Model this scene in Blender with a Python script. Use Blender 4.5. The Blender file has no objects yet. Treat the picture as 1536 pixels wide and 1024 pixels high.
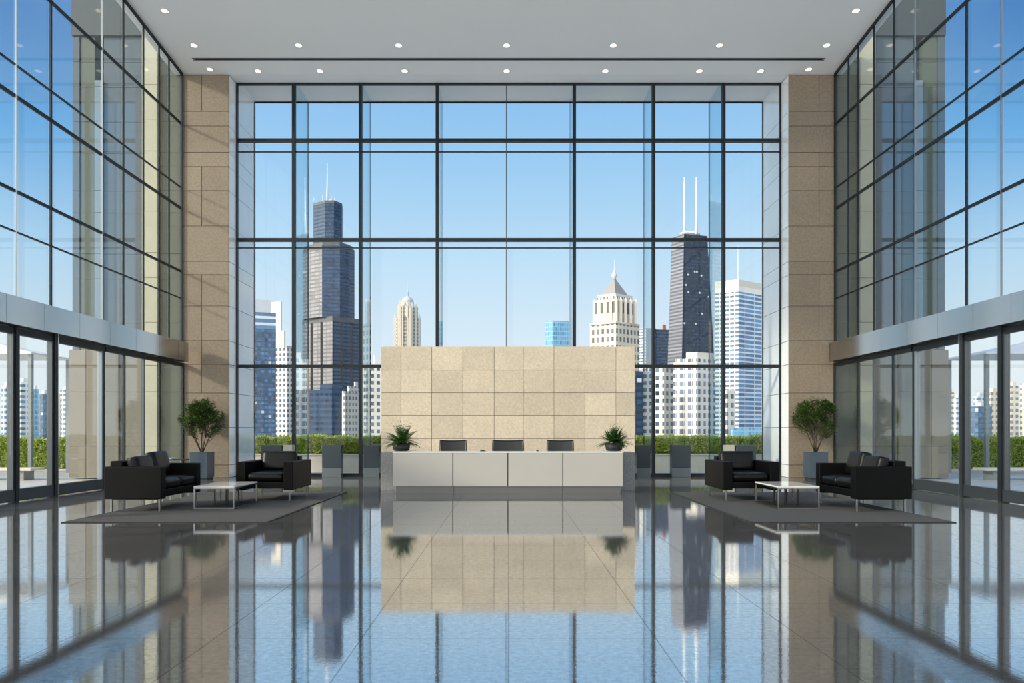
import bpy, bmesh, math, random
from mathutils import Vector, Matrix, noise
random.seed(7)
sc = bpy.context.scene
COL = sc.collection
F, CX, HY, EYE = 1100.0, 763.0, 645.0, 1.5
def PX(px, d): return (px - CX) * d / F
def PZ(py, d): return EYE + (HY - py) * d / F

# ------------------------------------------------------------------ materials
def newmat(name):
    m = bpy.data.materials.new(name); m.use_nodes = True
    nt = m.node_tree; nt.nodes.clear()
    out = nt.nodes.new('ShaderNodeOutputMaterial')
    return m, nt, out
def N(nt, typ, **kw):
    n = nt.nodes.new(typ)
    for k, v in kw.items():
        if k.startswith('i_'):
            key = k[2:]
            key = int(key) if key.isdigit() else key.replace('_', ' ')
            n.inputs[key].default_value = v
        else: setattr(n, k, v)
    return n
def math_(nt, op, a, b=None, c=None):
    n = nt.nodes.new('ShaderNodeMath'); n.operation = op
    for i, v in enumerate((a, b, c)):
        if v is None: continue
        if isinstance(v, (int, float)): n.inputs[i].default_value = v
        else: nt.links.new(v, n.inputs[i])
    return n.outputs[0]
def mixc(nt, fac, a, b, mode='MIX'):
    n = nt.nodes.new('ShaderNodeMix'); n.data_type = 'RGBA'; n.blend_type = mode
    for s, v in ((n.inputs[0], fac), (n.inputs[6], a), (n.inputs[7], b)):
        if isinstance(v, (int, float)): s.default_value = v
        elif isinstance(v, tuple): s.default_value = (*v[:3], 1)
        else: nt.links.new(v, s)
    return n.outputs[2]
def simple(name, col, rough=.5, metal=0, spec=.5, bump=0, bscale=40, noisec=0, nscale=30, coat=0):
    m, nt, out = newmat(name)
    p = N(nt, 'ShaderNodeBsdfPrincipled')
    p.inputs['Base Color'].default_value = (*col, 1)
    p.inputs['Roughness'].default_value = rough; p.inputs['Metallic'].default_value = metal
    p.inputs['Specular IOR Level'].default_value = spec
    p.inputs['Coat Weight'].default_value = coat
    tc = N(nt, 'ShaderNodeTexCoord')
    if noisec:
        nz = N(nt, 'ShaderNodeTexNoise', i_Scale=nscale, i_Detail=4.0)
        nt.links.new(tc.outputs['Object'], nz.inputs['Vector'])
        f = math_(nt, 'MULTIPLY_ADD', nz.outputs[0], 2*noisec, 1-noisec)
        c = nt.nodes.new('ShaderNodeVectorMath'); c.operation = 'SCALE'
        c.inputs[0].default_value = col; nt.links.new(f, c.inputs['Scale'])
        nt.links.new(c.outputs[0], p.inputs['Base Color'])
    if bump:
        nz = N(nt, 'ShaderNodeTexNoise', i_Scale=bscale, i_Detail=3.0)
        nt.links.new(tc.outputs['Object'], nz.inputs['Vector'])
        b = N(nt, 'ShaderNodeBump', i_Strength=bump, i_Distance=.01)
        nt.links.new(nz.outputs[0], b.inputs['Height']); nt.links.new(b.outputs[0], p.inputs['Normal'])
    nt.links.new(p.outputs[0], out.inputs[0])
    return m
def glassmat(name, tint, refl=1.0, f0=.04):
    m, nt, out = newmat(name)
    lw = N(nt, 'ShaderNodeLayerWeight', i_Blend=.5)
    f = math_(nt, 'POWER', lw.outputs['Facing'], 5.0)
    f = math_(nt, 'MULTIPLY_ADD', f, (1-f0)*refl, f0*refl)
    t = N(nt, 'ShaderNodeBsdfTransparent'); t.inputs[0].default_value = (*tint, 1)
    g = N(nt, 'ShaderNodeBsdfGlossy', i_Roughness=0.0); g.inputs[0].default_value = (1, 1, 1, 1)
    mx = N(nt, 'ShaderNodeMixShader')
    nt.links.new(f, mx.inputs[0]); nt.links.new(t.outputs[0], mx.inputs[1]); nt.links.new(g.outputs[0], mx.inputs[2])
    nt.links.new(mx.outputs[0], out.inputs[0])
    return m
def stone(name, col, rough=.55, tone=.12, grain=.16, gscale=28, spec=.4):
    """stone tiles: one tone per separate slab plus mottled grain"""
    m, nt, out = newmat(name)
    p = N(nt, 'ShaderNodeBsdfPrincipled', i_Roughness=rough)
    p.inputs['Specular IOR Level'].default_value = spec
    geo = N(nt, 'ShaderNodeNewGeometry'); tc = N(nt, 'ShaderNodeTexCoord')
    nz = N(nt, 'ShaderNodeTexNoise', i_Scale=gscale, i_Detail=6.0, i_Roughness=.75)
    nt.links.new(tc.outputs['Object'], nz.inputs['Vector'])
    nb = N(nt, 'ShaderNodeTexNoise', i_Scale=1.7, i_Detail=4.0)
    nt.links.new(tc.outputs['Object'], nb.inputs['Vector'])
    a = math_(nt, 'MULTIPLY_ADD', geo.outputs['Random Per Island'], tone, 1-tone/2)
    b = math_(nt, 'MULTIPLY_ADD', nz.outputs[0], 2*grain*2, 1-grain*2)
    c = math_(nt, 'MULTIPLY_ADD', nb.outputs[0], .16, .92)
    f = math_(nt, 'MULTIPLY', math_(nt, 'MULTIPLY', a, b), c)
    v = nt.nodes.new('ShaderNodeVectorMath'); v.operation = 'SCALE'; v.inputs[0].default_value = col
    nt.links.new(f, v.inputs['Scale']); nt.links.new(v.outputs[0], p.inputs['Base Color'])
    nt.links.new(p.outputs[0], out.inputs[0])
    return m
def facade(name, wall, glass, cw, ch, fw, fh, var=.5, lit=0.0, grough=.12, wrough=.7, gspec=.6, mull=0.0):
    """window grid in metres from the UV map; fw, fh = glass share of a cell; mull = sub-mullions"""
    m, nt, out = newmat(name)
    uv = N(nt, 'ShaderNodeUVMap'); sp = N(nt, 'ShaderNodeSeparateXYZ'); nt.links.new(uv.outputs[0], sp.inputs[0])
    u = math_(nt, 'DIVIDE', sp.outputs[0], cw); v = math_(nt, 'DIVIDE', sp.outputs[1], ch)
    fu = math_(nt, 'FRACT', u); fv = math_(nt, 'FRACT', v)
    iu = math_(nt, 'FLOOR', u); iv = math_(nt, 'FLOOR', v)
    au = math_(nt, 'LESS_THAN', math_(nt, 'ABSOLUTE', math_(nt, 'SUBTRACT', fu, .5)), fw/2)
    av = math_(nt, 'LESS_THAN', math_(nt, 'ABSOLUTE', math_(nt, 'SUBTRACT', fv, .5)), fh/2)
    mask = math_(nt, 'MULTIPLY', au, av)
    if mull:
        f2 = math_(nt, 'FRACT', math_(nt, 'MULTIPLY', u, 3.0))
        mask = math_(nt, 'MULTIPLY', mask, math_(nt, 'GREATER_THAN', f2, mull))
    cb = N(nt, 'ShaderNodeCombineXYZ'); nt.links.new(iu, cb.inputs[0]); nt.links.new(iv, cb.inputs[1])
    wn = N(nt, 'ShaderNodeTexWhiteNoise', noise_dimensions='2D'); nt.links.new(cb.outputs[0], wn.inputs['Vector'])
    k = math_(nt, 'MULTIPLY_ADD', wn.outputs['Value'], 2*var, 1-var)
    gs = nt.nodes.new('ShaderNodeVectorMath'); gs.operation = 'SCALE'; gs.inputs[0].default_value = glass
    nt.links.new(k, gs.inputs['Scale'])
    gcol = gs.outputs[0]
    if lit:
        hi = math_(nt, 'GREATER_THAN', wn.outputs['Value'], 1-lit)
        gcol = mixc(nt, hi, gcol, (.55, .6, .62))
    nz = N(nt, 'ShaderNodeTexNoise', i_Scale=.06, i_Detail=3.0)
    nt.links.new(uv.outputs[0], nz.inputs['Vector'])
    kk = math_(nt, 'MULTIPLY_ADD', nz.outputs[0], .5, .75)
    ws = nt.nodes.new('ShaderNodeVectorMath'); ws.operation = 'SCALE'; ws.inputs[0].default_value = wall
    nt.links.new(kk, ws.inputs['Scale'])
    c = mixc(nt, mask, ws.outputs[0], gcol)
    p = N(nt, 'ShaderNodeBsdfPrincipled')
    p.inputs['Specular IOR Level'].default_value = gspec
    nt.links.new(c, p.inputs['Base Color'])
    r = math_(nt, 'MULTIPLY_ADD', mask, grough-wrough, wrough); nt.links.new(r, p.inputs['Roughness'])
    nt.links.new(p.outputs[0], out.inputs[0])
    return m
def leafmat(name, c1, c2):
    m, nt, out = newmat(name)
    geo = N(nt, 'ShaderNodeNewGeometry')
    c = mixc(nt, geo.outputs['Random Per Island'], c1, c2)
    p = N(nt, 'ShaderNodeBsdfPrincipled', i_Roughness=.45); nt.links.new(c, p.inputs['Base Color'])
    t = N(nt, 'ShaderNodeBsdfTranslucent'); nt.links.new(c, t.inputs[0])
    mx = N(nt, 'ShaderNodeMixShader', i_0=.25)
    nt.links.new(p.outputs[0], mx.inputs[1]); nt.links.new(t.outputs[0], mx.inputs[2]); nt.links.new(mx.outputs[0], out.inputs[0])
    return m

M = {}
M['steel'] = simple('dark_steel', (.010, .014, .017), .45, .0, .35)
M['chrome'] = simple('chrome', (.62, .62, .62), .22, 1.0)
M['leg_steel'] = simple('leg_steel', (.30, .30, .30), .3, 1.0)
M['line_steel'] = simple('pale_mullion_steel', (.26, .29, .32), .5, .5)
M['alu'] = simple('brushed_aluminium', (.46, .465, .47), .16, 1.0, bump=.05, bscale=6)
M['rail'] = simple('grey_metal_rail', (.09, .10, .11), .3, .7)
M['glass_front'] = glassmat('clear_glass', (.985, .99, .99), .8, .012)
M['glass_side'] = glassmat('tinted_glass', (.86, .90, .915), 1.0, .045)
M['glass_door'] = glassmat('door_glass', (.95, .965, .96), 1.0, .045)
M['glass_fin'] = glassmat('fin_glass', (.80, .895, .93), .8, .04)
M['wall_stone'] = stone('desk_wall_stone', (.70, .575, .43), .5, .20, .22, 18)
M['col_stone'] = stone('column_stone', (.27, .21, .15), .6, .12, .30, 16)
M['skylit_lining'] = stone('skylit_lining_stone', (.93, .92, .90), .12, .05, .02, 6, 1.0)  # reveal stone whitened, skylight brightness put into its colour
M['wing'] = stone('wing_stone', (.105, .118, .088), .5, .05, .06, 8)  # stone in shade, with the green glass tint put into its colour
M['wing_blue'] = stone('wing_blue_panel', (.085, .11, .13), .5, .05, .05, 4)
M['wing_sunlit'] = stone('wing_sunlit_stone', (.50, .46, .34), .5, .05, .05, 8)  # sunlit pilaster face, sunlight put into the paler stone colour
M['wing_beige'] = stone('wing_beige_stone', (.21, .185, .145), .5, .06, .08, 10)
M['wing_pale'] = stone('wing_pale_panel', (.20, .25, .29), .5, .05, .05, 4)
M['wing_dark'] = simple('wing_dark_cladding', (.05, .06, .06), .5)
M['joint'] = simple('stone_joint', (.17, .14, .11), .9)
M['ceiling'] = simple('ceiling_paint', (.84, .835, .82), .8, noisec=.02, nscale=.6)
M['black'] = simple('black_gap', (.012, .012, .012), .6)
M['leather'] = simple('black_leather', (.004, .004, .004), .36, spec=.25, bump=.12, bscale=90)
M['leather_side'] = simple('black_upholstery', (.003, .003, .003), .5, spec=.12, bump=.25, bscale=140)
M['marble'] = simple('white_marble', (.78, .76, .73), .08, noisec=.05, nscale=5)
M['darkmetal'] = simple('dark_metal', (.05, .05, .05), .3, .8)
M['rug'] = simple('grey_rug', (.125, .123, .12), .95, spec=.1, bump=1.0, bscale=130, noisec=.35, nscale=60)
M['rug_edge'] = simple('rug_binding', (.02, .02, .02), .9)
M['planter'] = simple('slate_planter', (.055, .075, .10), .32, spec=.5)
M['planter_dark'] = simple('planter_base', (.02, .025, .03), .4)
M['pot'] = simple('black_pot', (.02, .022, .024), .4)
M['soil'] = simple('soil', (.02, .014, .01), .95, bump=1, bscale=30)
M['bark'] = simple('bark', (.075, .05, .03), .8, noisec=.3)
M['leaf_tree'] = leafmat('tree_leaf', (.016, .05, .008), (.11, .21, .035))
M['leaf_fern'] = leafmat('fern_leaf', (.03, .10, .02), (.11, .24, .05))
M['leaf_hedge'] = leafmat('hedge_leaf', (.20, .31, .04), (.68, .74, .16))
M['hedge_core'] = simple('hedge_core', (.10, .16, .025), .9)
M['desk'] = simple('desk_panel', (.49, .45, .40), .35, noisec=.03, nscale=2)
M['desktop'] = simple('desk_top', (.82, .80, .77), .2)
M['plinth'] = simple('desk_plinth', (.16, .155, .15), .35, .6)
M['granite'] = stone('grey_granite', (.27, .27, .27), .5, .02, .7, 34)
M['mesh'] = simple('chair_mesh', (.035, .036, .038), .6)
M['chair_frame'] = simple('chair_frame', (.01, .01, .01), .35)
M['terrace'] = stone('terrace_paving', (.62, .60, .57), .4, .05, .06, 5)
M['trough'] = stone('planter_wall', (.62, .59, .53), .6, .03, .05, 5)
M['ground'] = simple('city_ground', (.16, .19, .14), .9, noisec=.3, nscale=.02)
M['cabinet'] = simple('slate_cabinet', (.035, .048, .06), .25, spec=.5)
M['cabinet_low'] = simple('slate_cabinet_base', (.12, .14, .15), .2, spec=.7)
M['cabinet_cream'] = simple('cream_cabinet', (.45, .44, .36), .3)
M['canvas'] = simple('white_canvas', (.85, .84, .82), .8)
M['post'] = simple('canopy_post', (.2, .22, .22), .4, .5)
# lamp lens
m, nt, out = newmat('lamp_lens'); e = N(nt, 'ShaderNodeEmission'); e.inputs[0].default_value = (1, .86, .68, 1); e.inputs[1].default_value = 1.9
nt.links.new(e.outputs[0], out.inputs[0]); M['lens'] = m
M['ring'] = simple('white_ring', (.8, .8, .78), .4)

# floor: polished granite tiles
def floor_mat():
    m, nt, out = newmat('polished_granite')
    tc = N(nt, 'ShaderNodeTexCoord'); sp = N(nt, 'ShaderNodeSeparateXYZ'); nt.links.new(tc.outputs['Object'], sp.inputs[0])
    T = 1.06
    def joint(o, off):
        f = math_(nt, 'FRACT', math_(nt, 'DIVIDE', math_(nt, 'ADD', o, off), T))
        return math_(nt, 'LESS_THAN', math_(nt, 'ABSOLUTE', math_(nt, 'SUBTRACT', f, .5)), .0045)
    jx = joint(sp.outputs[0], T*20.5); jy = joint(sp.outputs[1], T*20.5-5.29+T*5)
    j = math_(nt, 'MAXIMUM', jx, jy)
    nz = N(nt, 'ShaderNodeTexNoise', i_Scale=22.0, i_Detail=7.0, i_Roughness=.8); nt.links.new(tc.outputs['Object'], nz.inputs['Vector'])
    nb = N(nt, 'ShaderNodeTexNoise', i_Scale=.8, i_Detail=5.0); nt.links.new(tc.outputs['Object'], nb.inputs['Vector'])
    fx = math_(nt, 'FLOOR', math_(nt, 'ADD', math_(nt, 'DIVIDE', sp.outputs[0], T), .0))
    fy = math_(nt, 'FLOOR', math_(nt, 'DIVIDE', math_(nt, 'SUBTRACT', sp.outputs[1], 5.29), T))
    cb = N(nt, 'ShaderNodeCombineXYZ'); nt.links.new(fx, cb.inputs[0]); nt.links.new(fy, cb.inputs[1])
    wn = N(nt, 'ShaderNodeTexWhiteNoise', noise_dimensions='2D'); nt.links.new(cb.outputs[0], wn.inputs['Vector'])
    k = math_(nt, 'MAXIMUM', math_(nt, 'MULTIPLY_ADD', nz.outputs[0], 3.2, -.6), .15)
    k = math_(nt, 'MULTIPLY', k, math_(nt, 'MULTIPLY_ADD', nb.outputs[0], .4, .8))
    k = math_(nt, 'MULTIPLY', k, math_(nt, 'MULTIPLY_ADD', wn.outputs[0], .12, .94))
    v = nt.nodes.new('ShaderNodeVectorMath'); v.operation = 'SCALE'; v.inputs[0].default_value = (.16, .152, .145); nt.links.new(k, v.inputs['Scale'])
    c = mixc(nt, j, v.outputs[0], (.07, .07, .07))
    d = N(nt, 'ShaderNodeBsdfDiffuse'); nt.links.new(c, d.inputs[0])
    g = N(nt, 'ShaderNodeBsdfGlossy', i_Roughness=.035); g.inputs[0].default_value = (.93, .95, .98, 1)
    nw = N(nt, 'ShaderNodeTexNoise', i_Scale=45.0, i_Detail=3.0); nt.links.new(tc.outputs['Object'], nw.inputs['Vector'])
    b = N(nt, 'ShaderNodeBump', i_Strength=.03, i_Distance=.004); nt.links.new(nw.outputs[0], b.inputs['Height']); nt.links.new(b.outputs[0], g.inputs['Normal'])
    lw = N(nt, 'ShaderNodeLayerWeight', i_Blend=.5)
    f = math_(nt, 'MULTIPLY_ADD', math_(nt, 'POWER', lw.outputs['Facing'], 3.0), .03, .635)
    f = math_(nt, 'MULTIPLY', f, math_(nt, 'MULTIPLY_ADD', j, -.4, 1.0))
    f = math_(nt, 'MULTIPLY', f, math_(nt, 'MULTIPLY_ADD', nz.outputs[0], 1.1, .45))
    mx = N(nt, 'ShaderNodeMixShader'); nt.links.new(f, mx.inputs[0]); nt.links.new(d.outputs[0], mx.inputs[1]); nt.links.new(g.outputs[0], mx.inputs[2])
    nt.links.new(mx.outputs[0], out.inputs[0]); return m
M['floor'] = floor_mat()

# ------------------------------------------------------------------ mesh helpers
class MB:
    def __init__(s): s.bm = bmesh.new(); s.uv = s.bm.loops.layers.uv.new('UVMap')
    def box(s, x0, x1, y0, y1, z0, z1, bev=0, seg=2, rot=None, piv=None):
        x0, x1 = sorted((x0, x1)); y0, y1 = sorted((y0, y1)); z0, z1 = sorted((z0, z1))
        t = bmesh.new()
        bmesh.ops.create_cube(t, size=1, matrix=Matrix.Translation(((x0+x1)/2, (y0+y1)/2, (z0+z1)/2)) @ Matrix.Diagonal((x1-x0, y1-y0, z1-z0, 1)))
        if bev: bmesh.ops.bevel(t, geom=list(t.edges), offset=bev, segments=seg, affect='EDGES', profile=.5)
        if rot is not None:
            bmesh.ops.transform(t, matrix=Matrix.Translation(piv) @ rot @ Matrix.Translation(-Vector(piv)), verts=t.verts)
        s.merge(t); return s
    def merge(s, t):
        vm = {v: s.bm.verts.new(v.co) for v in t.verts}
        for f in t.faces:
            try: nf = s.bm.faces.new([vm[v] for v in f.verts]); nf.smooth = f.smooth
            except ValueError: pass
        t.free()
    def loft(s, A, z0, B, z1, caps=True):
        """A, B: lists of xy (same length); walls get UVs in metres"""
        n = len(A); a = [s.bm.verts.new((p[0], p[1], z0)) for p in A]; b = [s.bm.verts.new((p[0], p[1], z1)) for p in B]
        for i in range(n):
            j = (i+1) % n; f = s.bm.faces.new((a[i], a[j], b[j], b[i]))
            L = math.hypot(A[j][0]-A[i][0], A[j][1]-A[i][1]); L2 = math.hypot(B[j][0]-B[i][0], B[j][1]-B[i][1])
            for lp, uv in zip(f.loops, ((-L/2, z0), (L/2, z0), (L2/2, z1), (-L2/2, z1))): lp[s.uv].uv = (uv[0]+500, uv[1]+500)
        if caps:
            for lst in (a[::-1], b):
                f = s.bm.faces.new(lst)
                for lp in f.loops: lp[s.uv].uv = (0, 0)
        return s
    def tube(s, pts, rads, n=8, cap=True):
        pts = [Vector(p) for p in pts]; rings = []
        if not hasattr(rads, '__len__'): rads = [rads]*len(pts)
        for i, p in enumerate(pts):
            d = (pts[min(i+1, len(pts)-1)] - pts[max(i-1, 0)]).normalized()
            up = Vector((0, 0, 1)) if abs(d.z) < .9 else Vector((1, 0, 0))
            u = d.cross(up).normalized(); v = d.cross(u).normalized()
            rings.append([s.bm.verts.new(p + (u*math.cos(2*math.pi*k/n) + v*math.sin(2*math.pi*k/n))*rads[i]) for k in range(n)])
        for a, b in zip(rings, rings[1:]):
            for k in range(n):
                f = s.bm.faces.new((a[k], b[k], b[(k+1) % n], a[(k+1) % n])); f.smooth = True
        if cap: s.bm.faces.new(rings[0]); s.bm.faces.new(rings[-1][::-1])
        return s
    def lathe(s, prof, c=(0, 0, 0), n=32, smooth=True, cap=True):
        rings = []
        for r, z in prof:
            rings.append([s.bm.verts.new((c[0]+r*math.cos(2*math.pi*k/n), c[1]+r*math.sin(2*math.pi*k/n), c[2]+z)) for k in range(n)])
        for a, b in zip(rings, rings[1:]):
            for k in range(n):
                f = s.bm.faces.new((a[k], a[(k+1) % n], b[(k+1) % n], b[k])); f.smooth = smooth
        if cap: s.bm.faces.new(rings[0][::-1]); s.bm.faces.new(rings[-1])
        return s
    def leaf(s, p, d, up, L, W, bend=.15):
        d = d.normalized(); sd = d.cross(up)
        if sd.length < 1e-4: sd = d.cross(Vector((1, 0, 0)))
        sd.normalize(); nn = sd.cross(d)
        v = [s.bm.verts.new(q) for q in (p, p+d*L*.45+sd*W/2+nn*bend*W, p+d*L-nn*bend*L, p+d*L*.45-sd*W/2+nn*bend*W, p+d*L*.45)]
        s.bm.faces.new((v[0], v[4], v[1])); s.bm.faces.new((v[4], v[2], v[1])); s.bm.faces.new((v[0], v[3], v[4])); s.bm.faces.new((v[3], v[2], v[4]))
    def build(s, name, mat, parent=None, recalc=True):
        if recalc: bmesh.ops.recalc_face_normals(s.bm, faces=s.bm.faces)
        me = bpy.data.meshes.new(name); s.bm.to_mesh(me); s.bm.free()
        me.materials.append(M[mat] if isinstance(mat, str) else mat)
        o = bpy.data.objects.new(name, me); COL.objects.link(o)
        if parent is not None: o.parent = parent
        return o
def box(name, mat, x0, x1, y0, y1, z0, z1, parent=None, bev=0, seg=2):
    return MB().box(x0, x1, y0, y1, z0, z1, bev, seg).build(name, mat, parent)
def empty(name, loc=(0, 0, 0), rz=0):
    o = bpy.data.objects.new(name, None); COL.objects.link(o); o.location = loc; o.rotation_euler = (0, 0, rz); return o
def tag(o, label=None, cat=None, group=None, kind=None):
    if label: o['label'] = label
    if cat: o['category'] = cat
    if group: o['group'] = group
    if kind: o['kind'] = kind
    return o
KIDS = {}
def copy_tree(o, parent=None):
    c = o.copy(); COL.objects.link(c)
    if parent is not None: c.parent = parent
    for ch in [k for k in bpy.data.objects if k.parent == o]: copy_tree(ch, c)
    return c
def st(o, label, cat): return tag(o, label, cat, kind='structure')

# ------------------------------------------------------------------ camera
cam = bpy.data.cameras.new('camera'); co = bpy.data.objects.new('camera', cam); COL.objects.link(co)
co.location = (0, 0, EYE); co.rotation_euler = (math.pi/2, 0, 0)
cam.sensor_width = 36; cam.lens = F/1536*36; cam.shift_x = 5/1536; cam.shift_y = 133/1536
cam.clip_end = 5000; cam.clip_start = .1
sc.camera = co

# ------------------------------------------------------------------ room constants
W = 10.33; CI = 8.87; DC = 23.24; DG = 23.9; D2 = 25.6; BACK = -8.0
SL = .0857
def ceil_z(d): return 12.77 + (DC - d)*SL
ZR = 12.80
# floor
st(box('floor', 'floor', -W-.12, W+.12, BACK-.1, DG+.06, -.3, 0), 'polished grey speckled granite tile floor reflecting the windows', 'floor')
# terrace around the lobby
mb = MB(); mb.box(-40, 40, DG+.06, 60, -.35, -.05); mb.box(-40, -W-.12, -15, DG+.06, -.35, -.05); mb.box(W+.12, 40, -15, DG+.06, -.35, -.05)
st(mb.build('terrace_ground', 'terrace'), 'pale paved terrace outside the glass walls', 'ground')
st(box('city_ground', 'ground', -2500, 2500, 61, 3500, -31, -30), 'distant city ground beyond the terrace', 'ground')
# ceiling (slopes up gently towards the camera)
mb = MB()
pts = [(BACK, ceil_z(BACK)), (DC, ceil_z(DC)), (DG+.1, ZR), (DG+.1, ZR+.6), (BACK, ceil_z(BACK)+.6)]
for sx in (0,):
    a = [mb.bm.verts.new((-W-.25, d, z)) for d, z in pts]; b = [mb.bm.verts.new((W+.25, d, z)) for d, z in pts]
    n = len(pts)
    for i in range(n): mb.bm.faces.new((a[i], a[(i+1) % n], b[(i+1) % n], b[i]))
    mb.bm.faces.new(a[::-1]); mb.bm.faces.new(b)
st(mb.build('ceiling', 'ceiling'), 'plain light grey ceiling with recessed downlights', 'ceiling')
st(box('soffit', 'ceiling', -CI, CI, DG+.1, D2+.1, 12.95, 13.35), 'grey soffit over the outer window recess', 'ceiling')

# columns with cladding
def column(side):
    s = -1 if side == 'left' else 1
    r = empty('column', (s*(W+CI)/2, (DC+D2)/2, 0)); ox, oy = r.location.x, r.location.y
    core = MB().box(-(W-CI)/2+.03, (W-CI)/2-.03, DC+.03-oy, D2-.02-oy, 0, 12.76).build('core', 'joint', r)
    ys = [112, 167, 189, 228.5, 250, 286, 339, 392, 412, 459, 511, 546, 589, 640.5, 697, 716]
    split = [1, 0, 0, 0 if s < 0 else 1, 1, 1, 0, 0, 1, 1, 1, 1, 0, 0, 0]
    zs = [PZ(y, DC) for y in ys]; zs[0] = 12.76; zs[-1] = 0.0
    xin, xout = s*CI, s*W
    vx = PX(302.5, DC) if s < 0 else PX(1228.5, DC)
    m1 = MB(); m2 = MB(); g = .007
    for i in range(len(zs)-1):
        z1, z0 = zs[i]-g, zs[i+1]+g
        xs = [xin, xout] if not split[i] else [xin, vx, xout]
        for a, b in zip(xs, xs[1:]):
            lo, hi = sorted((a, b)); m1.box(lo+g-ox, hi-g-ox, DC-oy, DC+.04-oy, z0, z1, .003, 1)
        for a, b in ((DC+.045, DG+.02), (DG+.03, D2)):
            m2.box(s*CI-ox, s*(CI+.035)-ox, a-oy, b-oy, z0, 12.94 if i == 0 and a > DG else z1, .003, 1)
    m1.build('stone_cladding', 'col_stone', r); m2.build('reveal_lining', 'skylit_lining', r)
    st(r, f'beige stone clad column on the {side} of the big window', 'column')
column('left'); column('right')

# ------------------------------------------------------------------ front curtain wall
w1 = empty('window_1', (0, DG, 0)); st(w1, 'large steel framed window wall behind the reception desk', 'window')
def wb(name, mat, x0, x1, y0, y1, z0, z1, par=w1, bev=0):
    L = par.location; return box(name, mat, x0-L.x, x1-L.x, y0-L.y, y1-L.y, z0-L.z, z1-L.z, par, bev)
mpx = [441, 541, 656, 861.5, 980, 1085]
X1 = [PX(p, DG) for p in mpx]
mw = .05
for x in X1: wb('mullion', 'steel', x-mw, x+mw, DG-.08, DG+.08, .1, ZR-.06)
xm = PX(759.5, DG); wb('mullion', 'rail', xm-.012, xm+.012, DG-.03, DG+.03, .1, ZR-.06)
wb('jamb', 'steel', -CI, -CI+.05, DG-.05, DG+.05, .1, ZR-.06); wb('jamb', 'steel', CI-.05, CI, DG-.05, DG+.05, .1, ZR-.06)
wb('head', 'steel', -CI, CI, DG-.05, DG+.05, ZR-.06, ZR)
wb('sill', 'steel', -CI, CI, DG-.06, DG+.06, 0, .1)
cols = [-CI+.05] + sorted(X1+[xm]) + [CI-.05]
for zc, h, t in ((10.93, .05, .07), (PZ(228, DG), .014, .03), (PZ(360, DG), .05, .07), (PZ(372, DG), .016, .03), (PZ(549, DG), .05, .07)):
    m_ = MB()
    for a, b in zip(cols, cols[1:]):
        m_.box(a+(mw if a in X1 else (.012 if a == xm else 0)), b-(mw if b in X1 else (.012 if b == xm else 0)), -t, t, zc-h, zc+h)
    m_.build('transom', 'steel', w1)
for a, b in zip(cols, cols[1:]):
    wb('glass_pane', 'glass_front', a, b, DG-.01, DG+.01, .1, ZR-.06)
# glass fins and slim outer frame
for x in X1:
    wb('glass_fin', 'glass_fin', x-.02, x+.02, DG+.09, D2-.03, 0, 12.94)
    wb('fin_edge', 'steel', x-.018, x+.018, D2-.03, D2, 0, 12.94)
for s in (-1, 1): wb('outer_jamb', 'steel', s*(CI-.03), s*CI, D2-.04, D2, 0, 12.94)
wb('outer_head', 'steel', -CI+.03, CI-.03, D2-.04, D2, 12.90, 12.95)

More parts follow.
